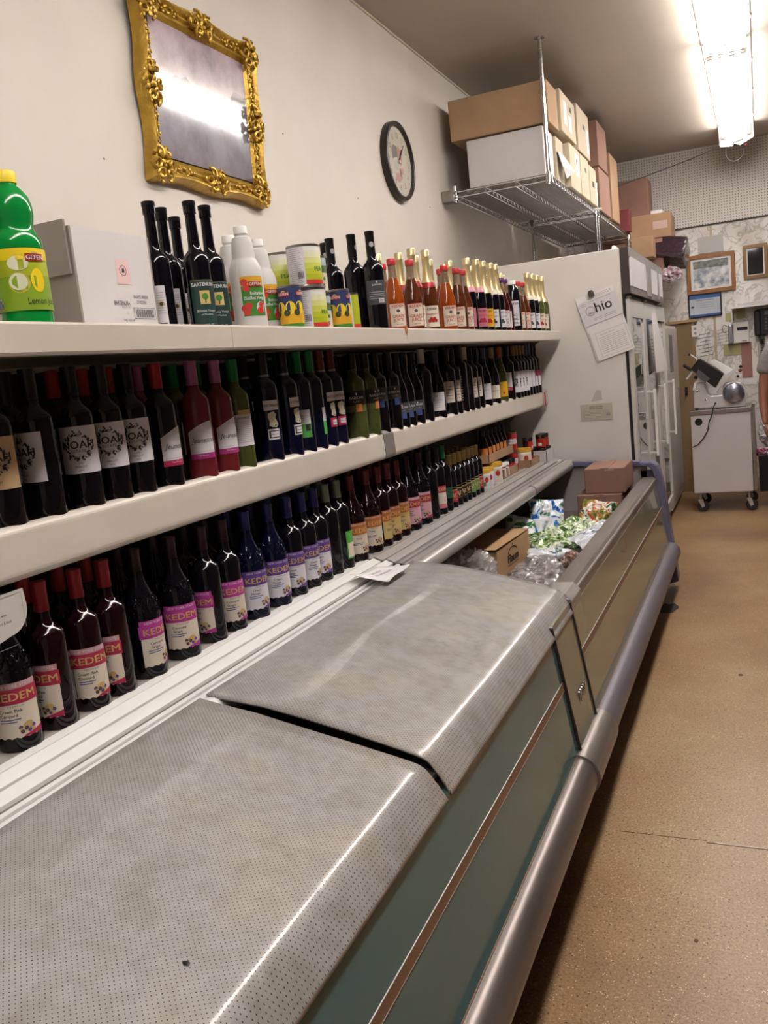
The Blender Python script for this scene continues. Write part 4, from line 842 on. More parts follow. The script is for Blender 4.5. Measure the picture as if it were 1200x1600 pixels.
# --- tubs, jars and trays at the far end of the bottom deck
c_must = mat('mustard_lid', '#c2952f', .4); c_dkl = mat('dark_lid', '#1d1a1c', .35)
def tub(R, H, mlid, mbody, mlab):
    return [body([(0, .002), (R * .92, 0), (R, .004), (R, H * .8), (R * .97, H * .82), (0, H * .82)], mbody, 18, 'tub_body'), Lm(lambda mb: (patch(mb, R, H * .08, H * .72, -70, 70, mlab), patch(mb, R, H * .2, H * .4, -30, 10, l_fgr if mlab is l_wht else l_wht, .0012), wrap_blob(mb, R, 18, H * .5, R * .3, H * .14, l_badge, .0014))), lathep('lid', [(R * .99, H * .80), (R * 1.04, H * .81), (R * 1.04, H * .97), (R, H), (0, H)], mlid, 18)]
reg('tub', tub(.036, .105, c_must, m_white, l_wht)); reg('tubb', tub(.046, .115, c_must, m_white, l_crm)); reg('jar', tub(.030, .085, c_dkl, g_ruby, l_badge)); reg('jarw', tub(.033, .08, m_white, mat('jar_red', '#6b1c22', .3), l_wht))
def tray(name, label, x0, x1, y0, y1, z0, h_, m):
    t = thing(name, label, 'tray', ((x0 + x1) / 2, (y0 + y1) / 2, z0)); w, d_ = (x1 - x0) / 2, (y1 - y0) / 2
    MB().box(-w, w, -d_, d_, 0, .003, m).build('tray_bottom', t)
    for q in ((-w, w, -d_, -d_ + .003), (-w, w, d_ - .003, d_), (-w, -w + .003, -d_, d_), (w - .003, w, -d_, d_)): MB().box(*q, .003, h_, m).build('tray_side', t)
    return t
ZD = -.640
for key, x, y, z, lb in (('tub', -1.335, 4.285, ZD, 'white tub with mustard lid at front left'), ('tub', -1.34, 4.375, ZD, 'white tub with mustard lid, second in front'), ('tub', -1.43, 4.30, ZD, 'white tub with mustard lid, left one of the back row'), ('tub', -1.43, 4.38, ZD, 'white tub with mustard lid, right one of the back row'), ('tubb', -1.415, 4.33, ZD + .105, 'white tub with mustard lid stacked on top of the others'), ('tubb', -1.34, 4.50, ZD, 'broad tub with mustard lid beside the cardboard tray')):
    place(key, x, y, z, cang(x, y) + rad(10), lb, 'mustard-lidded tubs', 'food_tub', 'tub')
tray('cardboard_tray', 'low cardboard tray of jars beside the broad mustard-lidded tub', -1.44, -1.32, 4.62, 4.93, ZD, .05, m_card)
for q in range(4): place('jarw' if q < 2 else 'jar', -1.352, 4.665 + q * .072, ZD + .003, cang(-1.35, 4.7) + rad(10), 'jar in the lower cardboard tray, %s from the left' % ORD[q], 'jars in the lower cardboard tray', 'jar', 'jar')
tray('cardboard_tray', 'upper cardboard tray holding dark pouches, resting on the jars', -1.56, -1.33, 4.40, 4.90, ZD + .12, .045, m_card)
reg('pouch', plain(.17, .03, g_maroon, f_blk, .03, prof_cone, lambda mb: (patch(mb, .03, .03, .075, -50, 50, l_orange), patch(mb, .03, .01, .03, -50, 50, l_badge))))
for q in range(6): place('pouch', -1.372, 4.45 + q * .075, ZD + .123, cang(-1.37, 4.6), 'small dark bottle with orange label in the upper tray, %s from the left' % ORD[q], 'small bottles in the upper tray', 'sauce_bottle')
for q in range(3):
    place('jar', -1.42, 4.66 + q * .085, ZD + .003, cang(-1.4, 4.7), 'jar hidden deep in the lower cardboard tray, %s from the left' % ORD[q], 'jars deep in the lower tray', 'jar', 'jar')
reg('crn', can(.031, .115, lambda mb: (patch(mb, .0305, .008, .107, -110, 110, l_badge), patch(mb, .0305, .045, .075, -60, 60, l_wht, .0012), wrap_text(mb, 'SAUCE', .0305, .06, .010, l_badge, 0, .01))))
for q, (y_, z_) in enumerate(((4.985, 0), (4.985, .115))): place('crn', -1.36, y_, ZD + z_, cang(-1.34, 4.99) + rad(6), 'red and white sauce can, %s of the pair beside the trays' % ('lower', 'upper')[q], 'red sauce cans', 'food_can', 'can')
tray('cardboard_tray', 'brown cardboard tray with one mustard-lidded tub and dark jars', -1.40, -1.27, 5.05, 5.27, ZD, .05, m_card)
place('tubb', -1.325, 5.105, ZD + .003, cang(-1.33, 5.1), 'mustard-lidded tub in the brown tray near the shelf end', 'mustard-lidded tubs', 'food_tub', 'tub')
for q in range(2): place('jar', -1.315 - .01 * q, 5.185 + q * .0 if q == 0 else 5.22, ZD + .003 + (0 if q == 0 else .0), 0, 'dark-lidded jar in the brown tray', 'dark jars in the brown tray', 'jar', 'jar') if q == 0 else place('jar', -1.315, 5.185, ZD + .088, 0, 'dark-lidded jar stacked on another in the brown tray', 'dark jars in the brown tray', 'jar', 'jar')
tray('white_tray', 'white cardboard tray of dark-lidded red jars at the very end of the deck', -1.40, -1.23, 5.29, 5.50, ZD, .075, m_cwhite)
for q, (x_, y_, z_) in enumerate(((-1.27, 5.33, 0), (-1.27, 5.40, 0), (-1.27, 5.465, 0), (-1.27, 5.335, .085), (-1.27, 5.42, .085), (-1.345, 5.36, 0), (-1.345, 5.44, 0))): place('jar', x_, y_, ZD + .003 + z_, cang(-1.2, 5.4), 'dark-lidded red jar in the white end tray, ' + ['front left', 'front middle', 'front right', 'stacked left', 'stacked right', 'rear left', 'rear right'][q], 'red jars in the white end tray', 'jar', 'jar')
wt = MB(); wt.prism([(-1.225 + .045 * math.cos(q * PI / 6) + .0, 5.475 + .05 * math.sin(q * PI / 6)) for q in range(12)], -.668, -.650, 'Z', m_white); o = wt.build('plastic_saucer', None, .004); tag(o, 'small white plastic saucer on the ledge end by the cooler', 'saucer')

# ================================================================ THINGS IN THE OPEN FREEZER
t = carton('carton', 'small brown carton on top of another at the freezer far end', -.965, -.735, 5.06, 5.42, -.812, -.665, m_card3, 'stacked cartons in the freezer', tm=m_card3)
T_ = plane_T((0, -.181, 0), (1, 0, 0), (0, 0, 1))
pr = MB(); put_text(pr, 'XXXXX', T_ @ Matrix.Translation((.03, .132, .0015)), .010, l_wht); pr.build('print', t)
carton('carton', 'brown carton underneath, standing on the freezer floor', -1.01, -.755, 5.03, 5.42, -.972, -.813, m_card3, 'stacked cartons in the freezer', tm=m_card3)
t = thing('food_carton', 'open brown carton printed with an arched logo, lying in the freezer by the ledge', 'box', (-1.235, 3.885, -.972), rad(-3))
MB().box(-.15, .145, -.235, .25, 0, .145, m_card2).build('body', t, .003)
f_ = MB(); f_.prism([(-.15, .145), (-.235, .150), (-.235, .1535), (-.15, .1495)], 0, .01, 'X', m_card2); 
fp = MB(); fp.add([(-.155, -.255, .150), (.150, -.262, .157), (.146, .25, .149), (-.15, .25, .149)], [(0, 1, 2, 3)], m_card2); fp.build('top_flap', t, solid=.003)
pr = MB(); T_ = plane_T((.1462, -.05, .06), (0, 1, 0), (0, 0, 1)); put_text(pr, 'Flaum', T_ @ Matrix.Translation((.03, -.005, .001)), .038, mat('carton_print', '#3a281a', .7), .02, .1, 1.25)
pr.tube([(.1465, -.02 + .07 * math.cos(q), .080 + .035 * math.sin(q) + .008) for q in [rad(k) for k in range(20, 165, 12)]], .0014, mat('carton_print', '#4a3524'), 4)
pr.ball((.1465, -.02, .133), .005, mat('carton_print', '#4a3524'), 6, 4, (.2, 1, 1)); pr.add([(.1465, -.10, .042), (.1465, .06, .042), (.1465, .06, .045), (.1465, -.10, .045)], [(0, 1, 2, 3)], mat('carton_print', '#4a3524')); pr.build('logo_print', t)
# clear plastic bags
m_bag = bpy.data.materials.new('clear_polythene'); m_bag.use_nodes = True; N = m_bag.node_tree.nodes; L = m_bag.node_tree.links; N.clear()
o_ = N.new('ShaderNodeOutputMaterial'); tr = N.new('ShaderNodeBsdfTransparent'); gl = N.new('ShaderNodeBsdfGlossy'); df = N.new('ShaderNodeBsdfTranslucent'); d2 = N.new('ShaderNodeBsdfDiffuse')
tr.inputs[0].default_value = (.96, .95, .95, 1); gl.inputs['Roughness'].default_value = .22; df.inputs[0].default_value = (.8, .78, .78, 1); d2.inputs[0].default_value = (.75, .72, .72, 1)
fr = N.new('ShaderNodeLayerWeight'); fr.inputs[0].default_value = .25
fm = N.new('ShaderNodeMapRange'); fm.inputs['To Min'].default_value = .05; fm.inputs['To Max'].default_value = .5; L.new(fr.outputs['Facing'], fm.inputs['Value'])
mx = N.new('ShaderNodeMixShader'); L.new(fm.outputs[0], mx.inputs[0]); L.new(tr.outputs[0], mx.inputs[1]); L.new(gl.outputs[0], mx.inputs[2])
mx2 = N.new('ShaderNodeMixShader'); mx2.inputs[0].default_value = .16; L.new(mx.outputs[0], mx2.inputs[1]); L.new(d2.outputs[0], mx2.inputs[2]); L.new(mx2.outputs[0], o_.inputs[0])
def crumple(name, label, cat, c_, r_, sc, m, seed, amp=.35, fr_=3.0, seg=40, flat=0, group=None, rz=0):
    bm = bmesh.new(); bmesh.ops.create_icosphere(bm, subdivisions=5, radius=1)
    for v in bm.verts:
        p_ = v.co.normalized(); off = Vector((seed * 3.1, seed, 0))
        n_ = 1 - abs(noise.noise(p_ * fr_ + off)) * 2.0; n2_ = abs(noise.noise(p_ * fr_ * 2.7 + off)); n3_ = abs(noise.noise(p_ * fr_ * 6 + off))
        k_ = 1 - amp * .6 + amp * (.7 * n_ - .5 * n2_ - .25 * n3_)
        v.co = p_ * k_
        v.co.z = v.co.z if v.co.z > 0 else v.co.z * .8
    zmin = min(v.co.z for v in bm.verts)
    for v in bm.verts: v.co = Vector((v.co.x * sc[0] * r_, v.co.y * sc[1] * r_, (v.co.z - zmin) * sc[2] * r_))
    me = bpy.data.meshes.new(name); bm.to_mesh(me); bm.free(); me.materials.append(m)
    for p_ in me.polygons: p_.use_smooth = True
    me.set_sharp_from_angle(angle=rad(28))
    o = bpy.data.objects.new(name, me); C.objects.link(o); o.location = c_; o.rotation_euler = (0, 0, rz); tag(o, label, cat, group); return o
crumple('clear_plastic_bag', 'clear crumpled plastic bag at the carton end next to the second lid', 'plastic bag', (-1.16, 3.43, -.965), .125, (1.0, 1.1, .95), m_bag, 2, .5, 2.4)
crumple('clear_plastic_bag', 'clear puffed plastic bag against the front rail of the open freezer', 'plastic bag', (-.875, 3.45, -.965), .115, (1.0, 1.5, .8), m_bag, 5, .32, 1.8)
crumple('small_food_pack', 'small pack with white label pressed against the front rail', 'food pack', (-.80, 3.78, -.965), .055, (1, 1.2, 1.1), mat('pack_brown_white', '#8a6a5c', .35, c2='#d8d0cc', scale=14, contrast=.1), 9, .35, 2)
def pouch(name, label, cat, loc, a_, b_, th, m, seed, rot, group=None):
    g = MB()
    def side(sg):
        def f(u, v):
            x, y = 2 * u - 1, 2 * v - 1
            k_ = max(0, (1 - x ** 4)) ** .5 * max(0, (1 - y ** 4)) ** .5
            w_ = abs(noise.noise(Vector((x * 2.2 + seed, y * 2.2, sg * 3)))) * .5 + abs(noise.noise(Vector((x * 5 + seed, y * 5, sg)))) * .28
            pinch = 1 - .10 * (1 - abs(y)) + .05 * noise.noise(Vector((y * 3, seed, 0)))
            return (x * a_ * pinch + .006 * noise.noise(Vector((y * 6, seed, 2))), y * b_ * (1 - .06 * math.cos(x * 2)), sg * th * k_ * (1 - w_) + .012 * noise.noise(Vector((x * 2, y * 2, seed))))
        return f
    g.sheet(side(1), 28, 34, m); g.sheet(side(-1), 28, 34, m)
    o = g.build(name, None); o.location = loc; o.rotation_euler = rot; tag(o, label, cat, group); return o
def bagmat(name, stops, sc, seed):
    m = mat(name, '#ffffff', .25, coat=.4); N, L, p = nodes(m); tc = N.new('ShaderNodeTexCoord'); mp = N.new('ShaderNodeMapping'); mp.inputs['Location'].default_value = (seed, seed * 2, 0); L.new(tc.outputs['Object'], mp.inputs[0])
    n = N.new('ShaderNodeTexNoise'); n.inputs['Scale'].default_value = sc; n.inputs['Detail'].default_value = 2; n.inputs['Distortion'].default_value = 1.5; L.new(mp.outputs[0], n.inputs['Vector'])
    r = ramp(N, L, n.outputs['Fac'], stops); r.color_ramp.interpolation = 'CONSTANT'; L.new(r.outputs[0], p.inputs['Base Color']); return m
b_gr = bagmat('veg_bag_green', [(0, '#2d5a2a'), (.36, '#6f8f4a'), (.44, '#b9c79a'), (.50, '#dfe2da'), (.58, '#557a38'), (.68, '#24481f')], 17, 1)
b_bl = bagmat('veg_bag_blue', [(0, '#1d4fa0'), (.36, '#3a7fc4'), (.44, '#e3e6ea'), (.56, '#b8bcc8'), (.62, '#2e6a48')], 9, 4)
b_wh = bagmat('veg_bag_white', [(0, '#c9ced6'), (.5, '#dfe2e6'), (.58, '#8f97b8'), (.66, '#3f6a3e')], 6, 7)
b_wh2 = bagmat('veg_bag_pale', [(0, '#3f7a4a'), (.40, '#dfe2e6'), (.58, '#d0d4d0'), (.66, '#3f6a3e')], 7, 3)
b_or = bagmat('veg_bag_orange', [(0, '#6f6a2a'), (.40, '#a89a50'), (.47, '#c4522a'), (.52, '#e0d9cc'), (.60, '#2d5a34')], 10, 9)
GB = 'frozen food bags in a pile'
for loc, a_, b_, th, m_, sd, rot, lb in (
    ((-1.03, 4.27, -.925), .10, .13, .045, b_gr, 1, (.15, -.25, .5), 'green leafy-printed bag of frozen vegetables beside the carton'),
    ((-1.08, 4.55, -.875), .10, .14, .045, b_bl, 3, (1.05, .15, .5), 'tall blue and white frozen food bag standing up in the pile'),
    ((-.93, 4.47, -.915), .11, .12, .05, b_gr, 6, (.3, .2, -.5), 'green vegetable bag in the middle of the pile'),
    ((-.80, 4.36, -.905), .055, .18, .032, b_wh, 8, (.1, .35, -.35), 'pale bag with folded white edge against the front rail'),
    ((-.86, 4.68, -.885), .10, .12, .045, b_or, 11, (.75, .1, -.3), 'orange-printed frozen food bag at the back of the pile'),
    ((-.97, 4.10, -.945), .12, .06, .024, b_wh, 13, (.05, .1, .35), 'white flat bag in front of the green vegetable bags'),
    ((-1.20, 4.42, -.900), .09, .13, .04, b_wh2, 15, (.5, .3, .3), 'white and green bag at the far back left of the pile'),
    ((-.79, 4.88, -.925), .06, .13, .03, b_bl, 17, (.1, .3, 0), 'bluish bag tucked between pile and front rail near the cartons')):
    pouch('frozen_food_bag', lb, 'food bag', loc, a_, b_, th, m_, sd, rot, GB)

# ================================================================ PAPERS ON THE LEDGE AND SHELF EDGE
def pf_(u, v):
    x = -1.215 + .115 * u; y = 2.405 + .19 * v + .035 * u; z = -.652 + .022 * (1 - u) ** 2 * .6 + .020 * max(0, .35 - v) * (1 - u) * 3 + .012 * u * v + .004 * math.sin(6 * v) + .006
    return (x, y, z)
pp = MB(); pp.sheet(pf_, 8, 12, m_paper); o = pp.build('paper_note', None, solid=.0008); tag(o, 'curled handwritten paper note lying where the ledge meets the second lid', 'paper')
pq = MB()
for k, (s_, du) in enumerate((('PLEASE HELP', .35), ('OR MOVE LIDS', .6))):
    vs, fs = text2d(s_, 0, 0)
    pq.add([tuple(Vector(pf_(du - y_ * .10, .52 + x_ * .065)) + Vector((0, 0, .0012))) for x_, y_ in vs], fs, mat('pen_ink', '#55536a', .6))
pq.build('writing', o)
cd = MB(); yc0, yc1 = .86, 1.165
out = [(yc0, -.318)] + [(yc1 - .003, -.318), (yc1, -.35)] + [(yc1 - .045 + .045 * math.cos(rad(q)), -.352 - .045 * math.sin(rad(q))) for q in range(15, 91, 15)] + [(.95, -.43), (yc0, -.43)]
cd.prism(out, -1.2675, -1.266, 'X', mat('shelf_card', '#c3bfba', .5)); o = cd.build('shelf_card', None); tag(o, 'white shelf card hanging below the middle shelf at the left edge', 'sign')
cl = MB(); T_ = plane_T((-1.2655, 1.09, -.36), (0, 1, 0), (0, 0, 1)); put_text(cl, 'unpretentious wine', T_ @ Matrix.Translation((.0, .002, 0)), .005, m_ink, width=.9); put_text(cl, 'with warmth, comfort & food', T_ @ Matrix.Translation((-.005, -.012, 0)), .005, m_ink, width=.9)
for q in ((-.2, .066, .036, .0368), (.0655, .0663, -.03, .036), (-.2, .04, -.057, -.0562)): cl.add([(q[0], q[2], 0), (q[1], q[2], 0), (q[1], q[3], 0), (q[0], q[3], 0)], [(0, 1, 2, 3)], m_lgrey, T_)
cl.build('print', o)

# ================================================================ GILT PICTURE
m_gilt = mat('gilt', '#c8a23e', .32, .55, c2='#94702a', scale=18, contrast=.7, bump=.35, bscale=70)
t = thing('framed_picture', 'ornate gilt-framed seascape hanging on the cream wall, catching the ceiling light', 'picture', (XW + .012, 2.745, .985)); t.rotation_euler = (0, rad(2.0), 0)
HW, HH, IW, IH = .36, .30, .280, .212      # outer / inner half sizes (y, z)
def frame_pt(s_, u):
    """s_ 0..4 around, u 0 outer..1 inner"""
    k = int(s_) % 4; f_ = s_ - int(s_); cs = [(-1, -1), (1, -1), (1, 1), (-1, 1)]
    p_, q_ = cs[k], cs[(k + 1) % 4]; sy = p_[0] + (q_[0] - p_[0]) * f_; sz = p_[1] + (q_[1] - p_[1]) * f_
    wav = .012 * math.cos(f_ * 4 * PI) - .012 if u < .5 else 0
    wave = (1 + wav * 1.6)
    y = sy * (HW * wave + (IW - HW * wave) * u); z = sz * (HH * wave + (IH - HH * wave) * u)
    hgt = [.0, .030, .042, .040, .030, .024, .027, .021, .023, .016, .010][min(10, int(round(u * 10)))]
    return (hgt, y, z)
fr_ = MB(); n1_, n2_ = 96, 10
vs = [frame_pt(4 * i / n1_, j / n2_) for j in range(n2_ + 1) for i in range(n1_)]
fs = [(j * n1_ + i, j * n1_ + (i + 1) % n1_, (j + 1) * n1_ + (i + 1) % n1_, (j + 1) * n1_ + i) for j in range(n2_) for i in range(n1_)]
fr_.add(vs, fs, m_gilt, smooth=True); fr_.build('frame', t)
MB().box(0, .012, -IW - .06, IW + .06, -IH - .06, IH + .06, mat('dark_wood', '#3a2c1c', .7)).build('backing', t)
def scroll(mb, cy, cz, s_, ang, turns=1.3, flip=1):
    pts = []; rs = []
    for q in range(18):
        tt = q / 17; an = ang + flip * tt * turns * 2 * PI; r_ = s_ * (1 - .8 * tt); pts.append((.034 + .012 * math.sin(tt * PI), cy + r_ * math.cos(an), cz + r_ * math.sin(an))); rs.append(.0065 * (1 - .4 * tt))
    mb.tube(pts, rs, m_gilt, 6)
def orn(cy, cz, R_, n, seed, dy=0, dz=0):
    mb = MB(); rr = random.Random(seed)
    for q in range(n):
        an = 2 * PI * q / n; scroll(mb, cy + R_ * math.cos(an) * (1 + dy), cz + R_ * math.sin(an) * (1 + dz), R_ * .55, an, 1.2, 1 if q % 2 else -1)
    for q in range(26):
        an = rr.uniform(0, 2 * PI); d_ = R_ * rr.uniform(.1, 1.5); mb.ball((.030 + rr.uniform(0, .014), cy + d_ * math.cos(an) * (1 + dy), cz + d_ * math.sin(an) * (1 + dz)), rr.uniform(.004, .010), m_gilt, 6, 4, (1, rr.uniform(.7, 1.6), rr.uniform(.7, 1.4)))
    mb.build('scroll_ornament', t)
for sy in (-1, 1):
    for sz in (-1, 1): orn(sy * (HW - .055), sz * (HH - .055), .038, 6, sy * 3 + sz)
    orn(sy * (HW - .045), 0, .036, 6, sy * 7, -.25, .45)
for sz in (-1, 1): orn(0, sz * (HH - .045), .036, 6, sz * 9, .45, -.25)
sp = MB(); rr = random.Random(4)
for sy in (-1, 1):
    for sz in (-1, 1):
        for q in range(14):
            d_ = .07 + q * .008; sp.ball((.030, sy * (HW - .055 - d_), sz * (HH - .05 + .012 * math.sin(q * 1.7))), .0055, m_gilt, 6, 4); sp.ball((.030, sy * (HW - .05 + .012 * math.sin(q * 1.7)), sz * (HH - .055 - d_)), .0055, m_gilt, 6, 4)
sp.build('leaf_spray', t)['kind'] = 'stuff'
m_sea = mat('seascape_print', '#8d8090', .5, coat=1.0); N, L, p = nodes(m_sea); p.inputs['Coat Roughness'].default_value = .09; p.inputs['Coat IOR'].default_value = 1.6
tc = N.new('ShaderNodeTexCoord'); sx = N.new('ShaderNodeSeparateXYZ'); L.new(tc.outputs['Object'], sx.inputs[0])
gz = ramp(N, L, mathn(N, L, 'ADD', mathn(N, L, 'MULTIPLY', sx.outputs[2], 2.3), .5), [(0, '#6b5f66'), (.2, '#75707e'), (.42, '#827f88'), (.5, '#8d8a90'), (.53, '#a49c9e'), (.8, '#a8979c'), (1, '#9a7f8c')])
cl_ = ramp(N, L, noise_n(N, L, V if False else tc.outputs['Object'], 9, 6, .6), [(.32, '#b8b0b4'), (.62, '#ffffff')])
L.new(mixc(N, L, 1, gz.outputs[0], cl_.outputs[0], 'MULTIPLY'), p.inputs['Base Color'])
m_rock = mat('rock_print', '#6c6670', .5, coat=1.0); MATS['rock_print'].node_tree.nodes['Principled BSDF'].inputs['Coat IOR'].default_value = 1.6
cv = MB(); cv.box(.012, .016, -IW, IW, -IH, IH, m_sea); cv.build('canvas', t)
rk = MB()
for poly in ([(-.2, .0), (-.19, .035), (-.16, .052), (-.13, .048), (-.10, .062), (-.08, .05), (-.06, .022), (-.05, 0)], [(.10, .0), (.11, .03), (.13, .05), (.15, .045), (.16, .012), (.17, .0)], [(.17, 0), (.175, .06), (.20, .085), (.25, .08), (.275, .07), (.275, 0)]):
    rk = MB(); rk.add([(.0163, y_, z_ + .01) for y_, z_ in poly], [tuple(range(len(poly)))], m_rock); rk.build('painted_rock', t)
# ================================================================ WALL CLOCK
m_clk = mat('clock_rim', '#241c1b', .35)
t = thing('wall_clock', 'round black-rimmed wall clock with pale face on the cream wall', 'clock', (XW, 4.60, 1.12)); T_ = Matrix.Rotation(PI / 2, 4, 'Y')
RC = .205
ck = MB(); ck.lathe([(RC, 0), (RC, .03), (RC - .004, .038), (RC - .016, .040), (RC - .022, .036), (RC - .022, .022)], m_clk, 48, T_, top=False); ck.build('rim', t)
MB().lathe([(RC - .02, .020), (0, .020)], mat('clock_face', '#b9b2a2', .5), 48, T_).build('face', t)
nu = MB()
Tc = plane_T((.0212, 0, 0), (0, 1, 0), (0, 0, 1))
for k in range(1, 13):
    an = PI / 2 - k * PI / 6; put_text(nu, str(k), Tc @ Matrix.Translation((.135 * math.cos(an), .135 * math.sin(an) - .014, 0)), .03, mat('numeral_grey', '#5c5650', .5))
nu.build('numerals', t)
pc = MB()
for poly, m_ in (([(-.085, .0), (-.09, .06), (-.06, .08), (-.01, .075), (-.005, .02), (-.05, .015)], mat('clock_art_grey', '#77736f', .6)), ([(-.07, -.01), (-.07, -.045), (-.02, -.05), (.0, -.01), (-.01, .018)], mat('clock_art_pale', '#a9aa9c', .6)), ([(.0, .085), (.03, .07), (.05, .02), (.03, -.02), (.0, .0)], mat('clock_art_red', '#b07468', .6)), ([(.03, -.02), (.06, -.03), (.06, -.06), (.03, -.06)], mat('clock_art_pink', '#c08a88', .6)), ([(-.06, -.07), (-.02, -.06), (.03, -.09), (-.02, -.11), (-.06, -.1)], mat('clock_art_rose', '#b98884', .6)), ([(.0, -.03), (.03, -.04), (.035, -.085), (.0, -.07)], mat('clock_art_brown', '#85716a', .6))):
    pc.add([(.0208, y_, z_) for y_, z_ in poly], [tuple(range(len(poly)))], m_)
pc.build('face_picture', t)
for an, ln, w_ in ((rad(55), .085, .003), (rad(150), .0, .003), (rad(50), .125, .0018)):
    if ln: MB().box(.024, .026, -w_, w_, -.012, ln, m_ink, Matrix.Rotation(-(PI / 2 - an), 4, 'X')).build('hand', t)
MB().lathe([(.007, .02), (.007, .03), (0, .03)], m_white, 10, T_).build('hub', t)
m_pane = bpy.data.materials.new('clear_pane'); m_pane.use_nodes = True; N = m_pane.node_tree.nodes; L = m_pane.node_tree.links; N.clear()
o_ = N.new('ShaderNodeOutputMaterial'); tr = N.new('ShaderNodeBsdfTransparent'); gl = N.new('ShaderNodeBsdfGlossy'); gl.inputs['Roughness'].default_value = .03; mx = N.new('ShaderNodeMixShader'); mx.inputs[0].default_value = .05
L.new(tr.outputs[0], mx.inputs[1]); L.new(gl.outputs[0], mx.inputs[2]); L.new(mx.outputs[0], o_.inputs[0])
MB().lathe([(RC - .02, .034), (0, .034)], m_pane, 40, T_).build('glass', t)

# ================================================================ WIRE SHELVES AND BOXES ABOVE
def wire_shelf(y0, y1, label):
    t = thing('wire_shelf', label, 'shelf', (0, 0, 1.06)); x0, x1 = -1.71, -1.105
    for y in (y0 + .012, y1 - .012):
        e = MB(); e.tube([(x0, y, 0), (x1, y, 0)], .004, m_chrome, 6); e.tube([(x0, y, -.032), (x1, y, -.032)], .004, m_chrome, 6); n = 14
        e.tube([(x0 + (x1 - x0) * q / n, y, -.032 * (q % 2)) for q in range(n + 1)], .0028, m_chrome, 5); e.build('end_truss', t)
    for x in (x0, x1, -1.5, -1.31):
        e = MB(); e.tube([(x, y0, 0), (x, y1, 0)], .004, m_chrome, 6); e.tube([(x, y0, -.032), (x, y1, -.032)], .004, m_chrome, 6); n = int((y1 - y0) / .042) // 2 * 2
        e.tube([(x, y0 + (y1 - y0) * q / n, -.032 * (q % 2)) for q in range(n + 1)], .0026, m_chrome, 5); e.build('side_truss', t)
    w = MB(); y = y0 + .03
    while y < y1 - .02: w.tube([(x0, y, .002), (x1, y, .002)], .0017, m_alu, 5); y += .026
    o_ = w.build('wire_deck', t); o_['kind'] = 'stuff'
    m_lin = mat('grey_liner', '#4b4744', .5, .3, c2='#3f3c3a', scale=4)
    for k in range(3): MB().box(x0 + .01 + k * .2, x0 + .205 + k * .2, y0 + .02, y1 - .02, .0045, .008, m_lin).build('liner_strip', t)
    return t
s1 = wire_shelf(5.36, 7.02, 'nearer chrome wire shelf hung from the ceiling pole, stacked with cartons')
s2 = wire_shelf(7.06, 8.78, 'farther chrome wire shelf beyond the twin poles')
def pole(x, y, z0, z1, parent, lab=None):
    p_ = MB(); p_.tube([(x, y, z0), (x, y, z1)], .0125, m_chrome, 12)
    z = z0
    while z < z1: p_.tube([(x, y, z), (x, y, z + .002)], .0132, m_alu_dk, 10); z += .05
    p_.build('post', parent, loc=(0, 0, -1.06))
    q = MB(); q.lathe([(.022, -.045), (.017, .012)], m_chrome, 14, Matrix.Translation((x, y, 0))); q.build('collar', parent)
pole(-1.105, 5.36, 1.0, ZC, s1); MB().lathe([(.03, ZC - .006 - 1.06), (.03, ZC - 1.06)], m_chrome, 14, Matrix.Translation((-1.105, 5.36, 0))).build('foot', s1)
pole(-1.105, 6.99, .62, 1.27, s1); pole(-1.105, 7.09, .62, 1.27, s2); pole(-1.70, 5.40, 1.0, 1.10, s1); pole(-1.6, 6.99, .62, 1.1, s1); pole(-1.10, 8.76, .4, 1.1, s2)
MB().tube([(-1.2, 6.9, .0), (-1.05, 6.93, -.01)], .01, mat('paper_roll', '#c9c5c0', .5), 8).build('bracket_arm', s1)
MB().box(-1.765, -1.70, 5.33, 5.42, -.055, .01, m_alu_dk).build('wall_bracket', s1)
ZM = 1.069
carton('carton', 'long brown carton across the top of the near wire shelf', -1.70, -1.09, 5.40, 5.68, 1.362, 1.60, m_card, tape=None)
carton('carton', 'plain white carton under the long brown one on the wire shelf', -1.61, -1.135, 5.42, 5.68, ZM, 1.355, m_cwhite, tape=None)
carton('carton', 'white carton with hand hole, top row, beside the long brown carton', -1.50, -1.075, 5.71, 6.18, 1.37, 1.62, m_cbeige, 'beige file boxes', tape=None, extra=lambda t, w, d_, h_: (MB().box(w, w + .0015, .04, .10, h_ - .08, h_ - .05, m_black).build('hand_hole', t), MB().box(w, w + .0012, -.15, -.06, .06, .2, m_paper).build('paper_label', t), MB().box(w, w + .0012, .0, .09, .04, .14, m_paper).build('paper_label', t)))
carton('carton', 'beige file box tilted in the top row, second from the pole', -1.50, -1.075, 6.26, 6.70, 1.355, 1.66, m_cbeige, 'beige file boxes', tape=None, extra=lambda t, w, d_, h_: (MB().box(w, w + .0015, -.02, .05, h_ - .13, h_ - .10, m_black).build('hand_hole', t), MB().box(w, w + .0012, .1, .19, .04, .2, m_paper).build('paper_label', t)))
carton('carton', 'beige file box, lower row, first behind the pole', -1.50, -1.08, 5.94, 6.28, ZM, 1.345, m_cbeige, 'beige file boxes', tape=None, extra=lambda t, w, d_, h_: (MB().box(w, w + .0012, .0, .12, .10, .24, m_paper).build('paper_label', t), MB().box(w, w + .0016, .03, .06, .13, .21, l_badge).build('red_mark', t)))
carton('carton', 'beige file box, lower row, second behind the pole', -1.50, -1.08, 6.31, 6.62, ZM, 1.345, m_cbeige, 'beige file boxes', tape=None, extra=lambda t, w, d_, h_: (MB().box(w, w + .0015, .0, .05, h_ - .1, h_ - .07, m_black).build('hand_hole', t)))
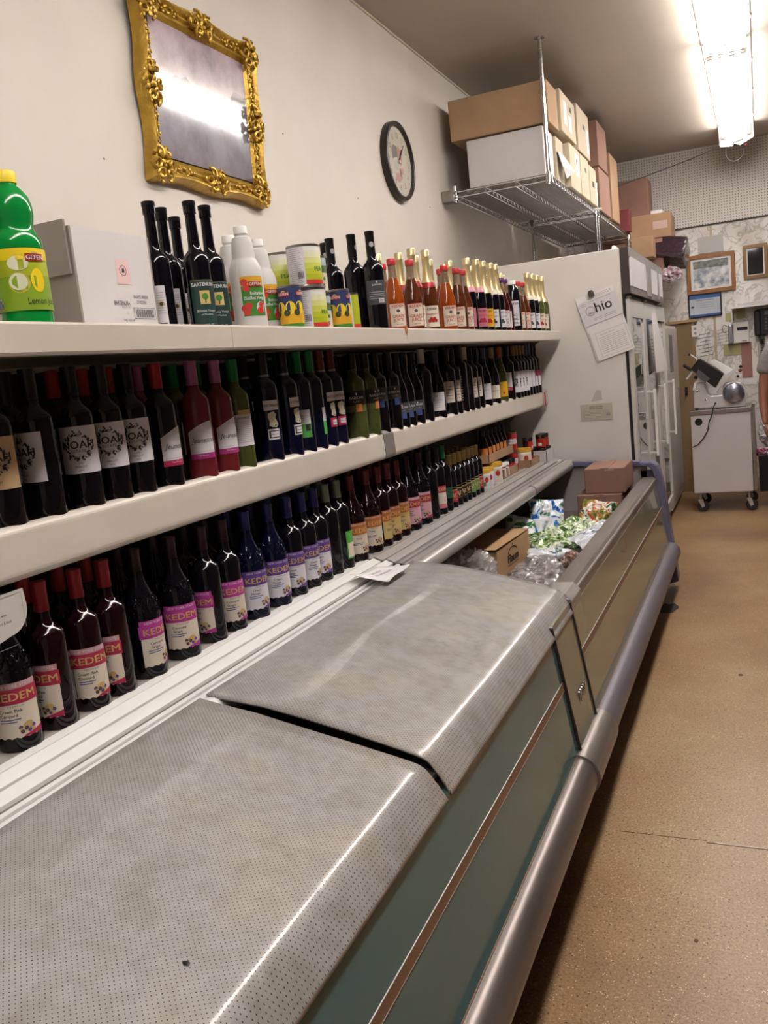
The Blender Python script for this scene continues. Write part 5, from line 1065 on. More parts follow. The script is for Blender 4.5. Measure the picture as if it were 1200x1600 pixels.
carton('carton', 'narrow beige file box, lower row, third behind the pole', -1.50, -1.08, 6.65, 6.93, ZM, 1.33, m_cbeige, 'beige file boxes', tape=None, extra=lambda t, w, d_, h_: (MB().box(w, w + .0015, -.04, .04, .12, .16, m_black).build('hand_hole', t)))
t = thing('torn_carton', 'torn open beige carton with drooping flap beside the pole', 'box', (-1.25, 5.82, ZM)); MB().box(-.15, .13, -.11, .10, 0, .28, m_cbeige).build('body', t, .006)
tf = MB(); tf.add([(.135, -.11, .19), (.135, .09, .19), (.20, .08, .08), (.165, -.02, .03), (.16, -.10, .09)], [(0, 1, 2, 3, 4)], m_cwhite); tf.build('torn_flap', t, solid=.003)
carton('carton', 'tall brown carton standing on the far wire shelf', -1.55, -1.08, 7.12, 7.55, 1.40, 1.735, m_card3, 'brown cartons on the far shelf', tape=None)
carton('carton', 'brown carton under the tall one on the far wire shelf', -1.55, -1.085, 7.12, 7.62, ZM, 1.395, m_card3, 'brown cartons on the far shelf', tape=None)
carton('carton', 'flat brown carton on end, last on the far wire shelf', -1.50, -1.08, 7.70, 8.10, ZM, 1.60, m_card, 'brown cartons on the far shelf', tape=None)
# things beyond, resting on the cooler top
rest = .605
carton('carton', 'brown cardboard sheet-like carton leaning up against the pegboard', -1.25, -.915, 8.86, 9.2, 1.215, 1.56, m_card3, 'clutter on the back cooler', tape=None)
carton('carton', 'battered open brown carton held with tape under the pegboard', -1.35, -.72, 8.80, 9.22, .99, 1.212, m_card, 'clutter on the back cooler', tape=None, extra=lambda t, w, d_, h_: MB().box(w - .16, w - .03, -d_ - .0015, -d_, .08, .15, mat('old_label', '#b59a92', .6)).build('old_label', t))
carton('carton', 'small brown carton with open flap on top of the tall cooler', -1.05, -.86, 8.50, 8.75, .80, .985, m_card, 'clutter on the back cooler', tape=None)
carton('small_box', 'small red and white box tucked beside the cartons near the pegboard', -1.16, -1.065, 8.62, 8.75, 1.07, 1.27, mat('red_box', '#7d3a3a', .6), tape=None)
carton('small_box', 'small white box lying on the battered carton', -.905, -.80, 8.9, 9.1, 1.213, 1.255, m_white, tape=None)
carton('carton', 'low brown carton supporting the clutter behind the cooler header', -1.35, -.80, 8.78, 9.24, .62, .985, m_card3, 'clutter on the back cooler', tape=None)
t = thing('wrapped_tray', 'dark purple tray wrapped in shiny plastic film, hanging over the cooler end', 'tray', (-.77, 8.85, .76), rad(0))
MB().box(-.22, .16, -.14, .14, 0, .20, mat('purple_film', '#31222c', .12, coat=.8, bump=.6, bscale=30), Matrix.Rotation(rad(-24), 4, 'X') @ Matrix.Rotation(rad(12), 4, 'Y')).build('tray_body', t, .02)
crumple('pink_packet', 'crumpled pink and clear packet under the purple tray', 'packet', (-.74, 8.80, .56), .09, (1.2, .8, 1.0), mat('pink_film', '#8f5f66', .2, c2='#c7bcc0', scale=20, contrast=.2, coat=.5), 21, .4, 3)

# ================================================================ COOLERS
m_cool = mat('cooler_enamel', '#dad5d0', .38, c2='#d0cbc6', scale=2, contrast=.4)
t = thing('glass_door_cooler', 'tall grey glass-door cooler with papers taped on its side', 'refrigerator', (0, 0, 0))
MB().box(-1.53, -.762, 5.60, 7.78, -1.40, .605, m_cool).build('cabinet', t, .006)
MB().box(-1.5, -.80, 5.65, 7.75, ZF, -1.40, m_black).build('base', t)
MB().box(-.762, -.744, 5.605, 7.77, -1.38, .33, mat('black_gasket', '#171516', .5)).build('gasket', t)
m_cside = mat('dark_brown_trim', '#3b322f', .4)
MB().box(-.762, -.712, 5.60, 7.55, .33, .605, m_cside).build('header_body', t)
m_sil = mat('silver_trim', '#a9a5a2', .35, .6); m_lite = mat('header_panel', '#e2dfe4', .3)
MB().box(-.712, -.704, 5.60, 7.55, .55, .605, m_sil).build('header_rail', t); MB().box(-.712, -.704, 5.60, 7.55, .33, .375, mat('header_under', '#6d6661', .4)).build('header_rail', t)
for y0, y1 in ((5.62, 6.40), (6.70, 7.12), (7.22, 7.5)): MB().box(-.712, -.702, y0, y1, .375, .55, m_lite).build('header_panel', t)
for y0, y1 in ((6.42, 6.68), (7.13, 7.21)): MB().box(-.712, -.698, y0, y1, .345, .575, m_sil).build('header_mullion', t)
m_frame = mat('door_frame_white', '#d2d0cc', .35, .2)
m_dg = mat('cooler_glass', '#5f6a68', .03, .0, coat=1, spec=1.0); MATS['cooler_glass'].node_tree.nodes['Principled BSDF'].inputs['Coat IOR'].default_value = 2.6
for k in range(3):
    y0, y1 = 5.615 + k * .72, 5.615 + k * .72 + .71; fx0, fx1 = -.744, -.722
    dm = MB()
    for q in ((y0, y0 + .09, -1.36, .30), (y1 - .06, y1, -1.36, .30), (y0 + .09, y1 - .06, .19, .30), (y0 + .09, y1 - .06, -1.36, -1.27)): dm.box(fx0, fx1, *q, m_frame)
    dr = dm.build('door', t)
    MB().box(-.740, -.732, y0 + .09, y1 - .06, -1.27, .19, m_dg).build('glass_pane', dr)
    hb = MB(); hb.box(fx1, -.665, y1 - .10, y1 - .085, -.315, -.30, m_frame); hb.box(fx1, -.665, y1 - .10, y1 - .085, -.735, -.72, m_frame); hb.box(-.678, -.662, y1 - .112, y1 - .073, -.75, -.29, m_white); hb.build('handle', dr, .002)
    if k < 3:
        MB().ball((-.735, y0 + .05 + k * .1, .315), .018, m_white, 10, 6, (1, 1.6, .6)).build('hinge_cap', t)
# papers on the cooler side (facing the camera, y = 5.60)
tp = thing('paper_bundle', 'tilted bundle of licence papers with an Ohio sheet clipped to the cooler side', 'papers', (-.885, 5.597, .20)); tp.rotation_euler = (0, rad(-15), 0)
def sh(x0, x1, z0, z1, y, m): return MB().box(x0, x1, y - .0012, y, z0, z1, m)
sh(-.12, .115, -.235, .17, -.001, m_paper).build('back_sheet', tp); sh(-.105, .125, -.24, .02, -.006, m_paper).build('lower_sheet', tp); sh(-.12, .125, -.015, .135, -.010, mat('paper_cool', '#cfccd0', .7)).build('ohio_sheet', tp)
sh(-.115, .12, -.243, -.06, -.0035, mat('paper_pink', '#cdbcb6', .7)).build('under_sheet', tp)
pr = MB(); T_ = plane_T((0, -.0118, .045), (1, 0, 0), (0, 0, 1)); put_text(pr, 'hio', T_ @ Matrix.Translation((.028, .002, 0)), .060, mat('ohio_grey', '#918d90', .6), .008)
vs = [(-.055 + r_ * math.cos(q * PI / 12), .022 + r_ * math.sin(q * PI / 12), 0) for r_ in (.03, .026) for q in range(24)]; pr.add(vs, [(q, (q + 1) % 24, 24 + (q + 1) % 24, 24 + q) for q in range(24)], mat('ohio_grey', '#918d90'), T_)
for q in range(4): pr.add([(-.071 + q * .009, .002, 0), (-.065 + q * .009, .002, 0), (-.065 + q * .009, .022 - .003 * q, 0), (-.071 + q * .009, .016, 0)], [(0, 1, 2, 3)], mat('ohio_grey', '#918d90'), T_)
lines(pr, T_, -.11, -.07, [.075, .065], .003, m_lgrey, 3); lines(pr, T_, -.05, .09, [-.03, -.04, .078], .003, m_lgrey, 4)
T2 = plane_T((0, -.0078, 0), (1, 0, 0), (0, 0, 1))
for q in ((-.075, .115, -.075, -.0735), (-.075, .115, -.2265, -.225), (-.075, -.0735, -.2265, -.0735), (.1135, .115, -.2265, -.0735)): pr.add([(q[0], q[2], 0), (q[1], q[2], 0), (q[1], q[3], 0), (q[0], q[3], 0)], [(0, 1, 2, 3)], m_lgrey, T2)
put_text(pr, 'VENDOR LICENSE', T2 @ Matrix.Translation((.0, -.095, .0002)), .008, m_lgrey); lines(pr, T2, -.06, .1, [-.11 - .012 * q for q in range(9)], .0025, m_lgrey, 5)
T3 = plane_T((0, -.0024, 0), (1, 0, 0), (0, 0, 1)); lines(pr, T3, -.03, .1, [.155, .147, .14], .0025, m_lgrey, 6)
pr.build('print', tp)
cp = MB(); cp.prism([(-.035, .15), (.0, .15), (.0, .175), (-.006, .188), (-.028, .188), (-.035, .175)], -.022, -.002, 'Y', mat('clip_grey', '#5f5b58', .35, .7)); cp.build('magnet_clip', tp, .003)
tn = thing('licence_slip', 'small cream licence slip taped low on the cooler side', 'paper', (-.962, 5.598, -.372))
sh(-.1, .1, -.055, .05, 0, mat('slip_cream', '#b9b1a0', .7)).build('slip', tn); pr = MB(); T_ = plane_T((0, -.0016, 0), (1, 0, 0), (0, 0, 1)); put_text(pr, 'STATE OF OHIO', T_ @ Matrix.Translation((0, .028, 0)), .008, m_ink, .01); put_text(pr, 'RETAIL LICENSE', T_ @ Matrix.Translation((0, .016, 0)), .008, m_ink, .01)
lines(pr, T_, -.09, .08, [.004 - .009 * q for q in range(6)], .003, m_lgrey, 8); pr.add([(.06, -.03, 0), (.085, -.03, 0), (.085, -.01, 0), (.06, -.01, 0)], [(0, 1, 2, 3)], m_lgrey, T_); pr.build('print', tn)
tn2 = MB(); tn2.prism([(-.99, -.305), (-.92, -.30), (-.925, -.24), (-.955, -.235)], 5.5975, 5.5995, 'Y', mat('tape_scrap', '#bab5af', .35, coat=.5)); tag(tn2.build('tape_scrap', None), 'pale triangular tape scrap just above the licence slip', 'tape')
# white paper hanging on the door
hp = MB(); hp.add([(-.700, 6.60, .23), (-.700, 6.86, .235), (-.680, 7.38, -.20), (-.680, 6.50, -.19)], [(0, 1, 2, 3)], m_paper); tag(hp.build('paper_sheet', None, solid=.002), 'white paper sheet hanging over the cooler doors', 'paper')
# clutter on cooler
tb = MB(); tb.prism([(5.95, .606), (5.95, .64), (5.98, .668), (6.3, .665), (6.34, .63), (6.34, .606)], -.86, -.84, 'X', m_white); tag(tb.build('plastic_tray', None, .006), 'white plastic tray standing on top of the tall cooler', 'tray')
# second, lower cabinet beyond
t = thing('metal_cabinet', 'narrow grey metal cabinet just past the glass-door cooler', 'cabinet', (0, 0, 0)); MB().box(-1.5, -.752, 7.90, 9.08, ZF + .05, .165, m_cool).build('cabinet', t, .005); MB().box(-1.45, -.80, 7.95, 9.0, ZF, ZF + .05, m_black).build('base', t)
MB().box(-.752, -.738, 7.93, 9.05, -1.36, .14, mat('cabinet_door', '#c2bcb6', .4)).build('cabinet_door', t, .003); MB().box(-.738, -.735, 8.2, 8.5, -.25, .08, mat('vent_grey', '#6e6a6a', .5)).build('vent_panel', t)
for z_ in (.1, -.3, -.7, -1.2): MB().ball((-.736, 9.0, z_), .006, m_chrome, 6, 4).build('rivet', t)
MB().box(-.738, -.715, 8.88, 8.93, -.52, -.42, m_chrome).build('handle', t)

# ================================================================ BACK WALL THINGS
def framed(name, label, x0, x1, z0, z1, w, mf, mp, extra=None, cat='picture', mat_w=0):
    t = thing(name, label, cat, ((x0 + x1) / 2, YB - .003, (z0 + z1) / 2)); a_, b_ = (x1 - x0) / 2, (z1 - z0) / 2
    f_ = MB(); f_.box(-a_, a_, -.022, 0, -b_, -b_ + w, mf); f_.box(-a_, a_, -.022, 0, b_ - w, b_, mf); f_.box(-a_, -a_ + w, -.022, 0, -b_ + w, b_ - w, mf); f_.box(a_ - w, a_, -.022, 0, -b_ + w, b_ - w, mf); f_.build('frame', t, .003)
    if mat_w: MB().box(-a_ + w, a_ - w, -.007, -.001, -b_ + w, b_ - w, m_paper).build('mount', t)
    g = w + mat_w; MB().box(-a_ + g, a_ - g, -.010, -.002, -b_ + g, b_ - g, mp).build('image', t)
    if extra: extra(t, a_, b_)
    return t
m_wood = mat('oak_frame', '#8a5a2c', .4, c2='#9c6b38', scale=14)
m_land = mat('watercolour', '#6f7c90', .5, c2='#e2e2e0', scale=14, contrast=.3, detail=8); 
framed('framed_painting', 'oak-framed pale watercolour landscape on the back wall', -.632, -.195, .452, .822, .035, m_wood, m_land, mat_w=.022, extra=lambda t, a_, b_: (MB().box(-a_ + .06, a_ - .06, -.0105, -.010, b_ - .13, b_ - .06, mat('paint_trees', '#57605c', .6, c2='#8c8f86', scale=25, contrast=.3)).build('painted_trees', t)))
framed('framed_mirror', 'small gilt-edged frame with dark glass right of the watercolour', -.12, .095, .532, .85, .03, mat('brass_frame', '#7c5f3c', .35, .3), mat('dark_glass', '#14161a', .05, coat=1), mat_w=.01)
def cert(t, a_, b_):
    MB().box(-a_ + .01, a_ - .01, -.0115, -.010, b_ - .05, b_ - .01, mat('cert_blue', '#3c5f9c', .5)).build('blue_band', t); MB().box(-a_ + .01, a_ - .01, -.0115, -.010, -b_ + .012, -b_ + .03, mat('cert_blue', '#3c5f9c')).build('blue_band', t)
    pr = MB(); T_ = plane_T((0, -.0118, 0), (1, 0, 0), (0, 0, 1)); put_text(pr, 'Certificate of Achievement', T_ @ Matrix.Translation((0, .045, 0)), .014, m_ink, width=.75); lines(pr, T_, -.08, .08, [.02, .0, -.02], .005, m_lgrey, 4); pr.add([(-.115 + .014 * math.cos(q * .63), -.01 + .01 * math.sin(q * .63), 0) for q in range(10)], [tuple(range(10))], m_ink, T_); pr.build('print', t)
framed('certificate', 'black-framed blue and white certificate below the watercolour', -.632, -.33, .225, .455, .01, m_black, mat('cert_paper', '#b7bfca', .5), cert, 'certificate')
o = MB().box(-.52, -.29, YB - .012, YB - .004, .83, .985, mat('plastic_sleeve', '#b5b4b2', .15, coat=.8)).build('plastic_sleeve', None); tag(o, 'clear plastic paper sleeve pinned above the watercolour', 'paper sleeve')
t = thing('wall_outlet', 'white electrical outlet plate beside the brown door', 'outlet', (-.60, YB - .071, .10)); MB().box(-.012, .055, -.006, 0, -.055, .055, m_white).build('plate', t, .002)
for z_ in (-.022, .022): MB().lathe([(.014, 0), (.014, .002), (0, .002)], m_lgrey, 12, Matrix.Translation((.02, -.006, z_)) @ Matrix.Rotation(PI / 2, 4, 'X')).build('socket', t)
for nm, lb, q, m_ in (('wall_notice', 'yellowed paper notice behind the slicer', (-.33, -.17, -.17, -.06), mat('old_paper', '#a8a274', .7)), ('wall_notice', 'faded pink notice right of the slicer', (-.17, -.075, -.40, -.06), mat('pink_notice', '#9c6f68', .7)), ('wall_notice', 'small yellowed notice above the white phone', (-.30, -.22, .16, .24), mat('old_paper', '#a8a274')), ('wall_notice', 'white paper strip below the pink notice', (-.16, -.04, -.47, -.41), m_paper), ('wall_notice', 'old yellow notice under the wall rack', (-.2, -.12, .17, .27), mat('old_paper', '#a8a274'))):
    o = MB().box(q[0], q[1], YB - .006, YB - .003, q[2], q[3], m_).build(nm, None); tag(o, lb, 'notice', None)
t = thing('wall_rack', 'white wall rack piled with papers above the phones', 'rack', (-.06, YB, .28)); MB().box(-.18, .5, -.20, -.003, -.012, .0, m_white).build('shelf', t); MB().box(-.18, -.172, -.18, -.003, -.14, -.012, m_white).build('side', t)
for k in range(4): MB().box(-.14 + .02 * k, .4, -.19, -.02, .002 + k * .008, .008 + k * .008, m_paper).build('paper_pile', t)
t = thing('white_telephone', 'white and silver wall telephone with loose cord by the wall rack', 'telephone', (-.185, YB, .04)); MB().box(-.09, .095, -.05, -.003, -.10, .10, m_white).build('phone_base', t, .01); MB().box(-.095, -.045, -.085, -.05, -.10, .085, mat('silver_handset', '#96949a', .3, .5)).build('handset', t, .015); MB().box(-.015, .08, -.055, -.05, .02, .05, m_black).build('display', t); MB().box(.03, .07, -.0515, -.05, -.085, -.078, m_black).build('badge', t)
cc = MB(); cc.tube([(-.10, -.03, .07), (-.13, -.03, .09), (-.15, -.03, .06), (-.14, -.03, .02), (-.11, -.03, .01)], .003, m_black, 6); cc.build('cord', t)
t = thing('black_telephone', 'black desk telephone with coiled cord mounted on the back wall', 'telephone', (.08, YB, .11)); MB().box(-.10, .16, -.05, -.003, -.12, .13, mat('phone_black', '#1b1b20', .4)).build('phone_base', t, .008); MB().box(-.125, -.065, -.09, -.05, -.12, .12, m_black).build('handset', t, .015); MB().box(-.03, .12, -.053, -.05, .07, .105, mat('lcd', '#4c5c58', .3)).build('display', t)
kb = MB()
for i in range(4):
    for j in range(4): kb.box(-.03 + j * .035, -.008 + j * .035, -.056, -.05, -.07 + i * .03, -.052 + i * .03, mat('key_grey', '#4b4b52', .5))
kb.build('keypad', t)
cc = MB(); cc.tube([(-.08 + .014 * math.cos(q * 1.3) + .02 * math.sin(q * .03), -.045 + .014 * math.sin(q * 1.3), -.12 - q * .0031) for q in range(110)], .003, m_black, 5); cc.tube([(-.045 + .014 * math.cos(q * 1.3) - .0003 * q, -.045 + .014 * math.sin(q * 1.3), -.12 - q * .0031) for q in range(90)], .003, m_black, 5); cc.tube([(-.06, -.045, -.46), (-.062, -.045, -.60)], .013, m_black, 8); cc.build('coiled_cord', t)
t = thing('desk_telephone', 'pale office telephone under the black one', 'telephone', (.10, YB, -.22)); MB().box(-.12, .15, -.045, -.003, -.13, .12, mat('phone_pale', '#aca89e', .4)).build('phone_base', t, .008); MB().box(-.05, .05, -.05, -.045, .06, .09, mat('lcd', '#4c5c58')).build('display', t)
kb = MB()
for i in range(3):
    for j in range(4): kb.box(-.05 + j * .03, -.03 + j * .03, -.05, -.045, -.03 + i * .025, -.014 + i * .025, mat('key_grey', '#4b4b52'))
kb.build('keypad', t)
t = thing('wall_counter', 'dark-edged counter along the back wall right of the slicer cart', 'counter', (0, 0, 0)); MB().box(-.02, 2.6, 8.75, YB - .035, -.60, -.575, mat('counter_tan', '#9c8a70', .5)).build('counter_top', t, .003); MB().box(-.01, 2.6, 8.80, YB - .035, -.80, -.60, mat('counter_dark', '#2b221e', .6)).build('apron', t)
for x_ in (.9, 2.5): MB().box(x_, x_ + .06, 8.9, 8.96, ZF, -.80, mat('counter_dark', '#2b221e')).build('leg', t)
crumple('plastic_shopping_bag', 'white plastic shopping bag hanging beside the slicer cart', 'plastic bag', (.06, 8.45, -1.00), .11, (1.0, .8, 1.5), mat('white_polythene', '#b9b5bb', .3, coat=.3), 31, .4, 2.6)
crumple('magenta_bag', 'magenta and white bag on the cart side below the shopping bag', 'bag', (.0, 8.36, -1.07), .07, (1.3, .8, .7), mat('magenta_cloth', '#9a4c6a', .6, c2='#d8ccd2', scale=12, contrast=.1), 33, .4, 2.6)
t = thing('plastic_container', 'black plastic container hanging on the right side of the slicer cart', 'container', (-.005, 8.30, -1.36)); MB().prism([(-.035, 0), (.035, 0), (.045, .19), (.07, .24), (.06, .30), (.02, .33), (-.04, .32)], -.09, .09, 'Y', m_black).build('container_body', t, .008)

# ================================================================ SLICER CART
m_cart = mat('cart_panel', '#cfcacb', .4, .1, c2='#c6c1c3', scale=2); m_rub = mat('caster_rubber', '#2a2422', .6)
t = thing('slicer_cart', 'grey metal cart on casters carrying the meat slicer', 'cart', (-.335, 8.32, 0))
MB().box(-.242, .242, -.27, .25, -1.325, -.635, m_cart).build('cabinet', t, .004)
MB().box(-.25, .25, -.28, .26, -.635, -.595, m_alu_dk).build('cart_top', t, .004)
for x_ in (.262,):
    for y_ in (-.25, .24): MB().box(x_ - .012, x_ + .012, y_ - .012, y_ + .012, -1.32, -.61, m_alu_dk).build('side_rail', t)
for z_ in (-.72, -.93, -1.15): MB().box(.25, .272, -.25, .24, z_, z_ + .012, m_alu_dk).build('shelf_bar', t)
MB().lathe([(.032, 0), (.032, .002), (0, .002)], m_black, 20, Matrix.Translation((-.178, -.27, -.695)) @ Matrix.Rotation(PI / 2, 4, 'X')).build('hole_plug', t)
for x_ in (-.195, .205):
    for y_ in (-.22, .2):
        cs = MB(); cs.tube([(x_, y_, -1.325), (x_, y_, -1.40)], .012, m_alu, 10); cs.prism([(x_ - .02, -1.39), (x_ + .02, -1.39), (x_ + .035, -1.45), (x_ + .01, -1.465)], y_ - .018, y_ - .014, 'Y', m_alu); cs.prism([(x_ - .02, -1.39), (x_ + .02, -1.39), (x_ + .035, -1.45), (x_ + .01, -1.465)], y_ + .014, y_ + .018, 'Y', m_alu); o = cs.build('caster', t)
        wh = MB(); wh.lathe([(.02, -.013), (.045, -.013), (.049, -.006), (.049, .006), (.045, .013), (.02, .013)], m_rub, 20, Matrix.Translation((x_ + .02, y_, -1.4495)) @ Matrix.Rotation(PI / 2, 4, 'X')); wh.build('wheel', o)
# slicer: outline modelled in a local frontal plane, metres
def S(a_, b_): return (-.545 + (a_ / 4 - 65) * .00518 + .0, -.560 - (b_ / 4 - 215) * .00518 - (a_ / 4 - 65) * .00023 - .013)
m_slc = mat('slicer_aluminium', '#d2d0d1', .3, .25)
t = thing('meat_slicer', 'polished meat slicer with round blade guard on the grey cart', 'slicer', (0, 8.10, 0))
MB().prism([S(258, 862), S(262, 720), S(300, 692), S(335, 690), S(352, 765), S(372, 780), S(440, 778), S(450, 700), S(560, 700), S(582, 790), S(584, 862)], -.03, .14, 'Y', m_slc).build('base_casting', t, .01)
MB().prism([S(255, 742), S(268, 690), S(305, 660), S(345, 650), S(355, 670), S(290, 690), S(275, 740)], -.05, .10, 'Y', m_white).build('motor_cover', t, .008)
cx, cz = S(511, 768)
MB().lathe([(.088, 0), (.088, .02), (.080, .034), (.05, .042), (0, .044)], mat('polished_disc', '#9fa3b5', .2, .9), 32, Matrix.Translation((cx, -.03, cz)) @ Matrix.Rotation(PI / 2, 4, 'X')).build('blade_hub_cover', t)
MB().prism([S(250, 598), S(305, 528), S(455, 640), S(400, 730)], -.07, .10, 'Y', mat('black_tray', '#1c191a', .35)).build('carriage_tray', t, .006)
MB().prism([S(300, 600), S(372, 668), S(340, 690), S(280, 640)], -.085, -.065, 'Y', mat('dark_steel', '#6d6a6c', .3, .7)).build('tray_plate', t)
MB().prism([S(368, 560), S(395, 542), S(510, 615), S(475, 660), S(452, 635)], .0, .10, 'Y', m_white).build('food_plate', t, .004)
p0, p1 = S(400, 740), S(540, 600)
MB().prism([S(398, 742), S(455, 655), S(545, 592), S(548, 604), S(470, 690), S(410, 748)], -.06, .02, 'Y', m_slc).build('gauge_plate', t, .003)
kn = MB()
for q in ((245, 500, .012), (560, 598, .014), (556, 622, .016), (540, 660, .012)): x_, z_ = S(q[0], q[1]); kn.ball((x_, -.03, z_), q[2], m_black if q[0] != 556 else mat('red_knob', '#7a4038', .5), 8, 6)
kn.tube([(*S(290, 530)[:1], -.03, S(290, 530)[1]), (S(245, 497)[0], -.03, S(245, 497)[1])], .006, m_slc, 8); kn.build('knobs', t)
hd = MB(); a0, a1 = S(205, 568), S(255, 605); hd.tube([(a0[0], -.04, a0[1]), (a1[0], -.04, a1[1])], .014, m_black, 10); hd.build('pusher_handle', t)
hd = MB(); a0, a1 = S(222, 665), S(262, 615); hd.tube([(a0[0], -.04, a0[1]), (a1[0], -.04, a1[1])], .010, m_slc, 10); hd.build('lever', t)
for q in ((283, 748), (337, 805), (280, 655)): x_, z_ = S(*q); MB().ball((x_, -.032, z_), .011 if q[1] != 655 else .016, m_chrome if q[1] != 655 else m_black, 10, 6, (1, .5, 1)).build('bolt', t)
# feet
for q in (275, 570): x_, z_ = S(q, 866); MB().box(x_ - .012, x_ + .012, -.01, .12, -.5945, z_ + .003, m_black).build('foot', t)
cd_ = MB(); pts = [S(394, 832), S(380, 860), S(372, 905), S(350, 955), S(340, 1010), S(312, 1060), S(275, 1105), S(240, 1122)]; cd_.tube([(x_, -.032 if k < 1 else -.062 - (0 if k > 1 else .005), z_) for k, (x_, z_) in enumerate(pts)], .0045, m_black, 6); cd_.tube([(S(394, 832)[0], -.032, S(394, 832)[1]), (S(394, 832)[0], -.045, S(394, 832)[1])], .008, m_black, 8); cd_.build('power_cord', t)
# cable across the pegboard
cb = MB(); cb.tube([(-.262, 8.628, 1.66), (-.5, 8.56, 1.59), (-.85, 8.35, 1.48), (-1.02, 8.18, 1.42), (-1.084, 8.07, 1.38)], .005, m_black, 6); tag(cb.build('cable', None), 'black cable running from the light fixture down to the shelf cartons', 'cable')
# dark spot on the floor by the freezer end
ps = MB(); ps.add([(-.535 + .055 * math.cos(q * .5236) * (1 + .2 * math.sin(q * 2.1)), 5.06 + .10 * math.sin(q * .5236) * (1 + .25 * math.cos(q * 3)), ZF + .0008) for q in range(12)], [tuple(range(12))], mat('dark_spot', '#1c1512', .5)); ps.build('dark_floor_spot', fl)
for x_, y_, r_ in ((-.13, 4.02, .012), (-.2, 2.1, .006), (-.32, 1.7, .007)): MB().add([(x_ + r_ * math.cos(q * 1.05), y_ + r_ * 1.4 * math.sin(q * 1.05), ZF + .0007) for q in range(6)], [tuple(range(6))], mat('small_spot', '#5a3f2c', .7)).build('floor_spot', fl)

# ================================================================ PERSON (mostly past the right edge; one arm in view)
def skin_mesh(name, pts, edges, m, parent, root=0, sub=2):
    me = bpy.data.meshes.new(name); me.from_pydata([p_[:3] for p_ in pts], edges, []); me.materials.append(m)
    o = bpy.data.objects.new(name, me); C.objects.link(o); o.parent = parent
    sk = o.modifiers.new('skin', 'SKIN'); sk.use_smooth_shade = True
    for v, p_ in zip(me.skin_vertices[0].data, pts): v.radius = (p_[3], p_[4] if len(p_) > 4 else p_[3]); v.use_root = False
    me.skin_vertices[0].data[root].use_root = True
    s_ = o.modifiers.new('sub', 'SUBSURF'); s_.levels = sub; s_.render_levels = sub
    return o
m_skin = mat('skin', '#9a6552', .5, c2='#8d5b49', scale=12)
pe = thing('person', 'person in grey heather T-shirt and magenta shorts, arm hanging at the right edge', 'person', (.27, 7.45, -1.5), rad(0))
P = [(0, 0, .93, .14, .10), (0, 0, 1.12, .13, .095), (0, 0, 1.32, .16, .10), (0, 0, 1.43, .08, .07), (0, -.01, 1.50, .055, .055), (0, -.02, 1.58, .07, .085), (0, -.03, 1.68, .078, .095), (0, -.025, 1.75, .05, .06),
     (-.19, 0, 1.38, .06), (-.235, .0, 1.23, .047), (-.255, -.005, 1.10, .042), (-.262, -.03, .97, .036), (-.255, -.06, .86, .027), (-.25, -.075, .80, .032, .02),
     (.19, 0, 1.38, .06), (.235, .0, 1.23, .047), (.26, -.005, 1.10, .042), (.265, -.03, .97, .036), (.26, -.06, .86, .027), (.255, -.075, .80, .032, .02),
     (-.09, 0, .84, .095), (-.10, -.01, .66, .08), (-.105, -.02, .48, .058), (-.11, .01, .30, .052), (-.11, .03, .09, .037), (-.115, -.04, .035, .035), (-.12, -.12, .028, .028),
     (.09, 0, .84, .095), (.10, -.01, .66, .08), (.105, -.02, .48, .058), (.11, .01, .30, .052), (.11, .03, .09, .037), (.115, -.04, .035, .035), (.12, -.12, .028, .028)]
E_ = [(0, 1), (1, 2), (2, 3), (3, 4), (4, 5), (5, 6), (6, 7), (2, 8), (8, 9), (9, 10), (10, 11), (11, 12), (12, 13), (2, 14), (14, 15), (15, 16), (16, 17), (17, 18), (18, 19), (0, 20), (20, 21), (21, 22), (22, 23), (23, 24), (24, 25), (25, 26), (0, 27), (27, 28), (28, 29), (29, 30), (30, 31), (31, 32), (32, 33)]
skin_mesh('body', P, E_, m_skin, pe)
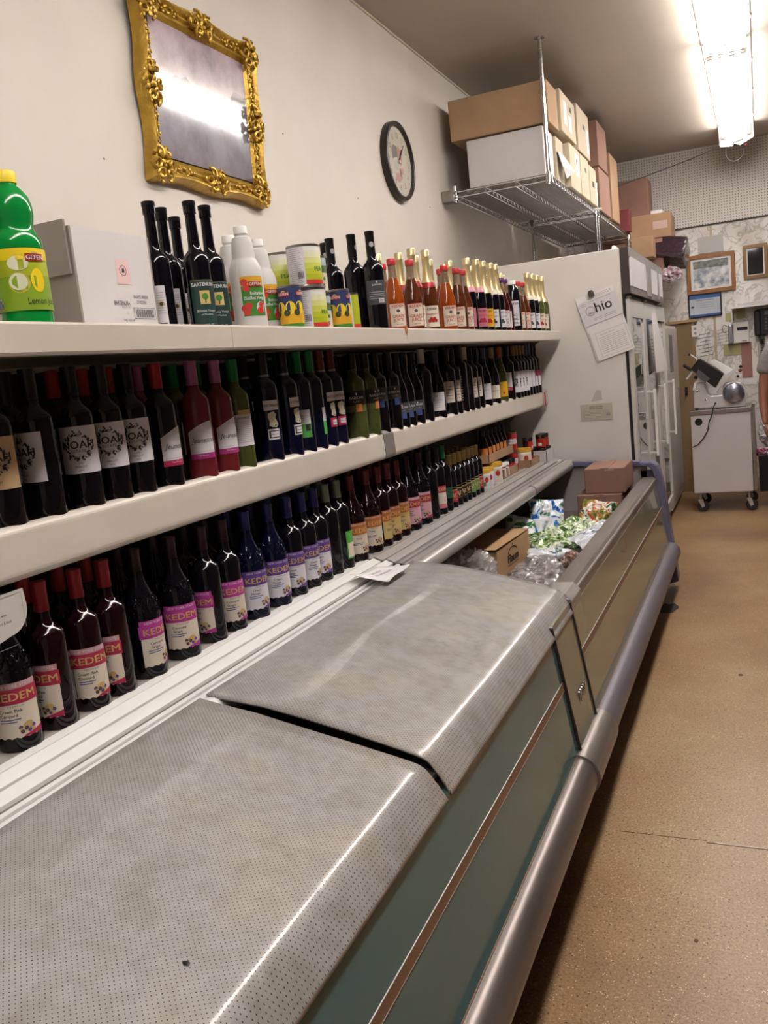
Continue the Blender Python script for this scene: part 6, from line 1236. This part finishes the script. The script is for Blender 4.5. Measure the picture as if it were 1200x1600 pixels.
for s_ in (-1, 1):
    for k, (dy, ln) in enumerate(((-.028, .068), (-.009, .078), (.010, .072), (.027, .055))):
        bx, by = s_ * .252, -.075 + dy; skin_mesh('finger', [(bx, by, .79, .0095), (bx, by - .002, .79 - ln * .45, .0088), (bx - s_ * .008, by - .004, .79 - ln * .8, .008), (bx - s_ * .016, by - .006, .79 - ln, .007)], [(0, 1), (1, 2), (2, 3)], m_skin, pe, 0, 1)
    skin_mesh('thumb', [(s_ * .25, -.095, .81, .011), (s_ * .243, -.118, .785, .0095), (s_ * .236, -.126, .758, .008)], [(0, 1), (1, 2)], m_skin, pe, 0, 1)
m_shirt = mat('grey_heather', '#8f8a88', .85, c2='#7c7775', scale=60, contrast=.4)
skin_mesh('t_shirt', [(0, 0, .90, .165, .125), (0, 0, 1.12, .155, .115), (0, 0, 1.32, .175, .115), (0, 0, 1.43, .085, .075), (-.19, 0, 1.38, .075), (-.24, 0, 1.24, .068), (-.247, 0, 1.185, .066), (.19, 0, 1.38, .075), (.24, 0, 1.24, .068), (.247, 0, 1.185, .066)], [(0, 1), (1, 2), (2, 3), (2, 4), (4, 5), (5, 6), (2, 7), (7, 8), (8, 9)], m_shirt, pe, 1)
skin_mesh('shorts', [(0, 0, .93, .160, .12), (-.09, 0, .84, .112), (-.105, -.01, .66, .10), (-.108, -.01, .56, .095), (.09, 0, .84, .112), (.105, -.01, .66, .10), (.108, -.01, .56, .095)], [(0, 1), (1, 2), (2, 3), (0, 4), (4, 5), (5, 6)], mat('magenta_shorts', '#8a2f5e', .7), pe)
m_hair = mat('brown_hair', '#3a2a20', .6, bump=.3, bscale=80)
hr = MB(); hr.ball((0, .005, 1.70), .098, m_hair, 20, 12, (.92, 1.05, 1.1)); hr.build('hair', pe)
fc = MB()
for s_ in (-1, 1): fc.ball((s_ * .03, -.112, 1.665), .010, m_white, 10, 6); fc.ball((s_ * .03, -.120, 1.665), .005, m_black, 8, 5)
fc.build('eyes', pe)
fc = MB(); fc.ball((0, -.125, 1.635), .013, m_skin, 10, 6, (.8, 1.1, 1.5)); fc.build('nose', pe); fc = MB(); fc.ball((0, -.108, 1.60), .018, mat('lips', '#8a4a44', .5), 10, 6, (1.2, .5, .35)); fc.build('mouth', pe)
for s_ in (-1, 1): fc = MB(); fc.ball((s_ * .082, -.015, 1.645), .022, m_skin, 10, 6, (.4, .7, 1.2)); fc.build('ear', pe)

# ---------------------------------------------------------------- lift everything to floor level 0
for o in C.objects:
    if o.parent is None and o is not cam: o.location.z += EYE
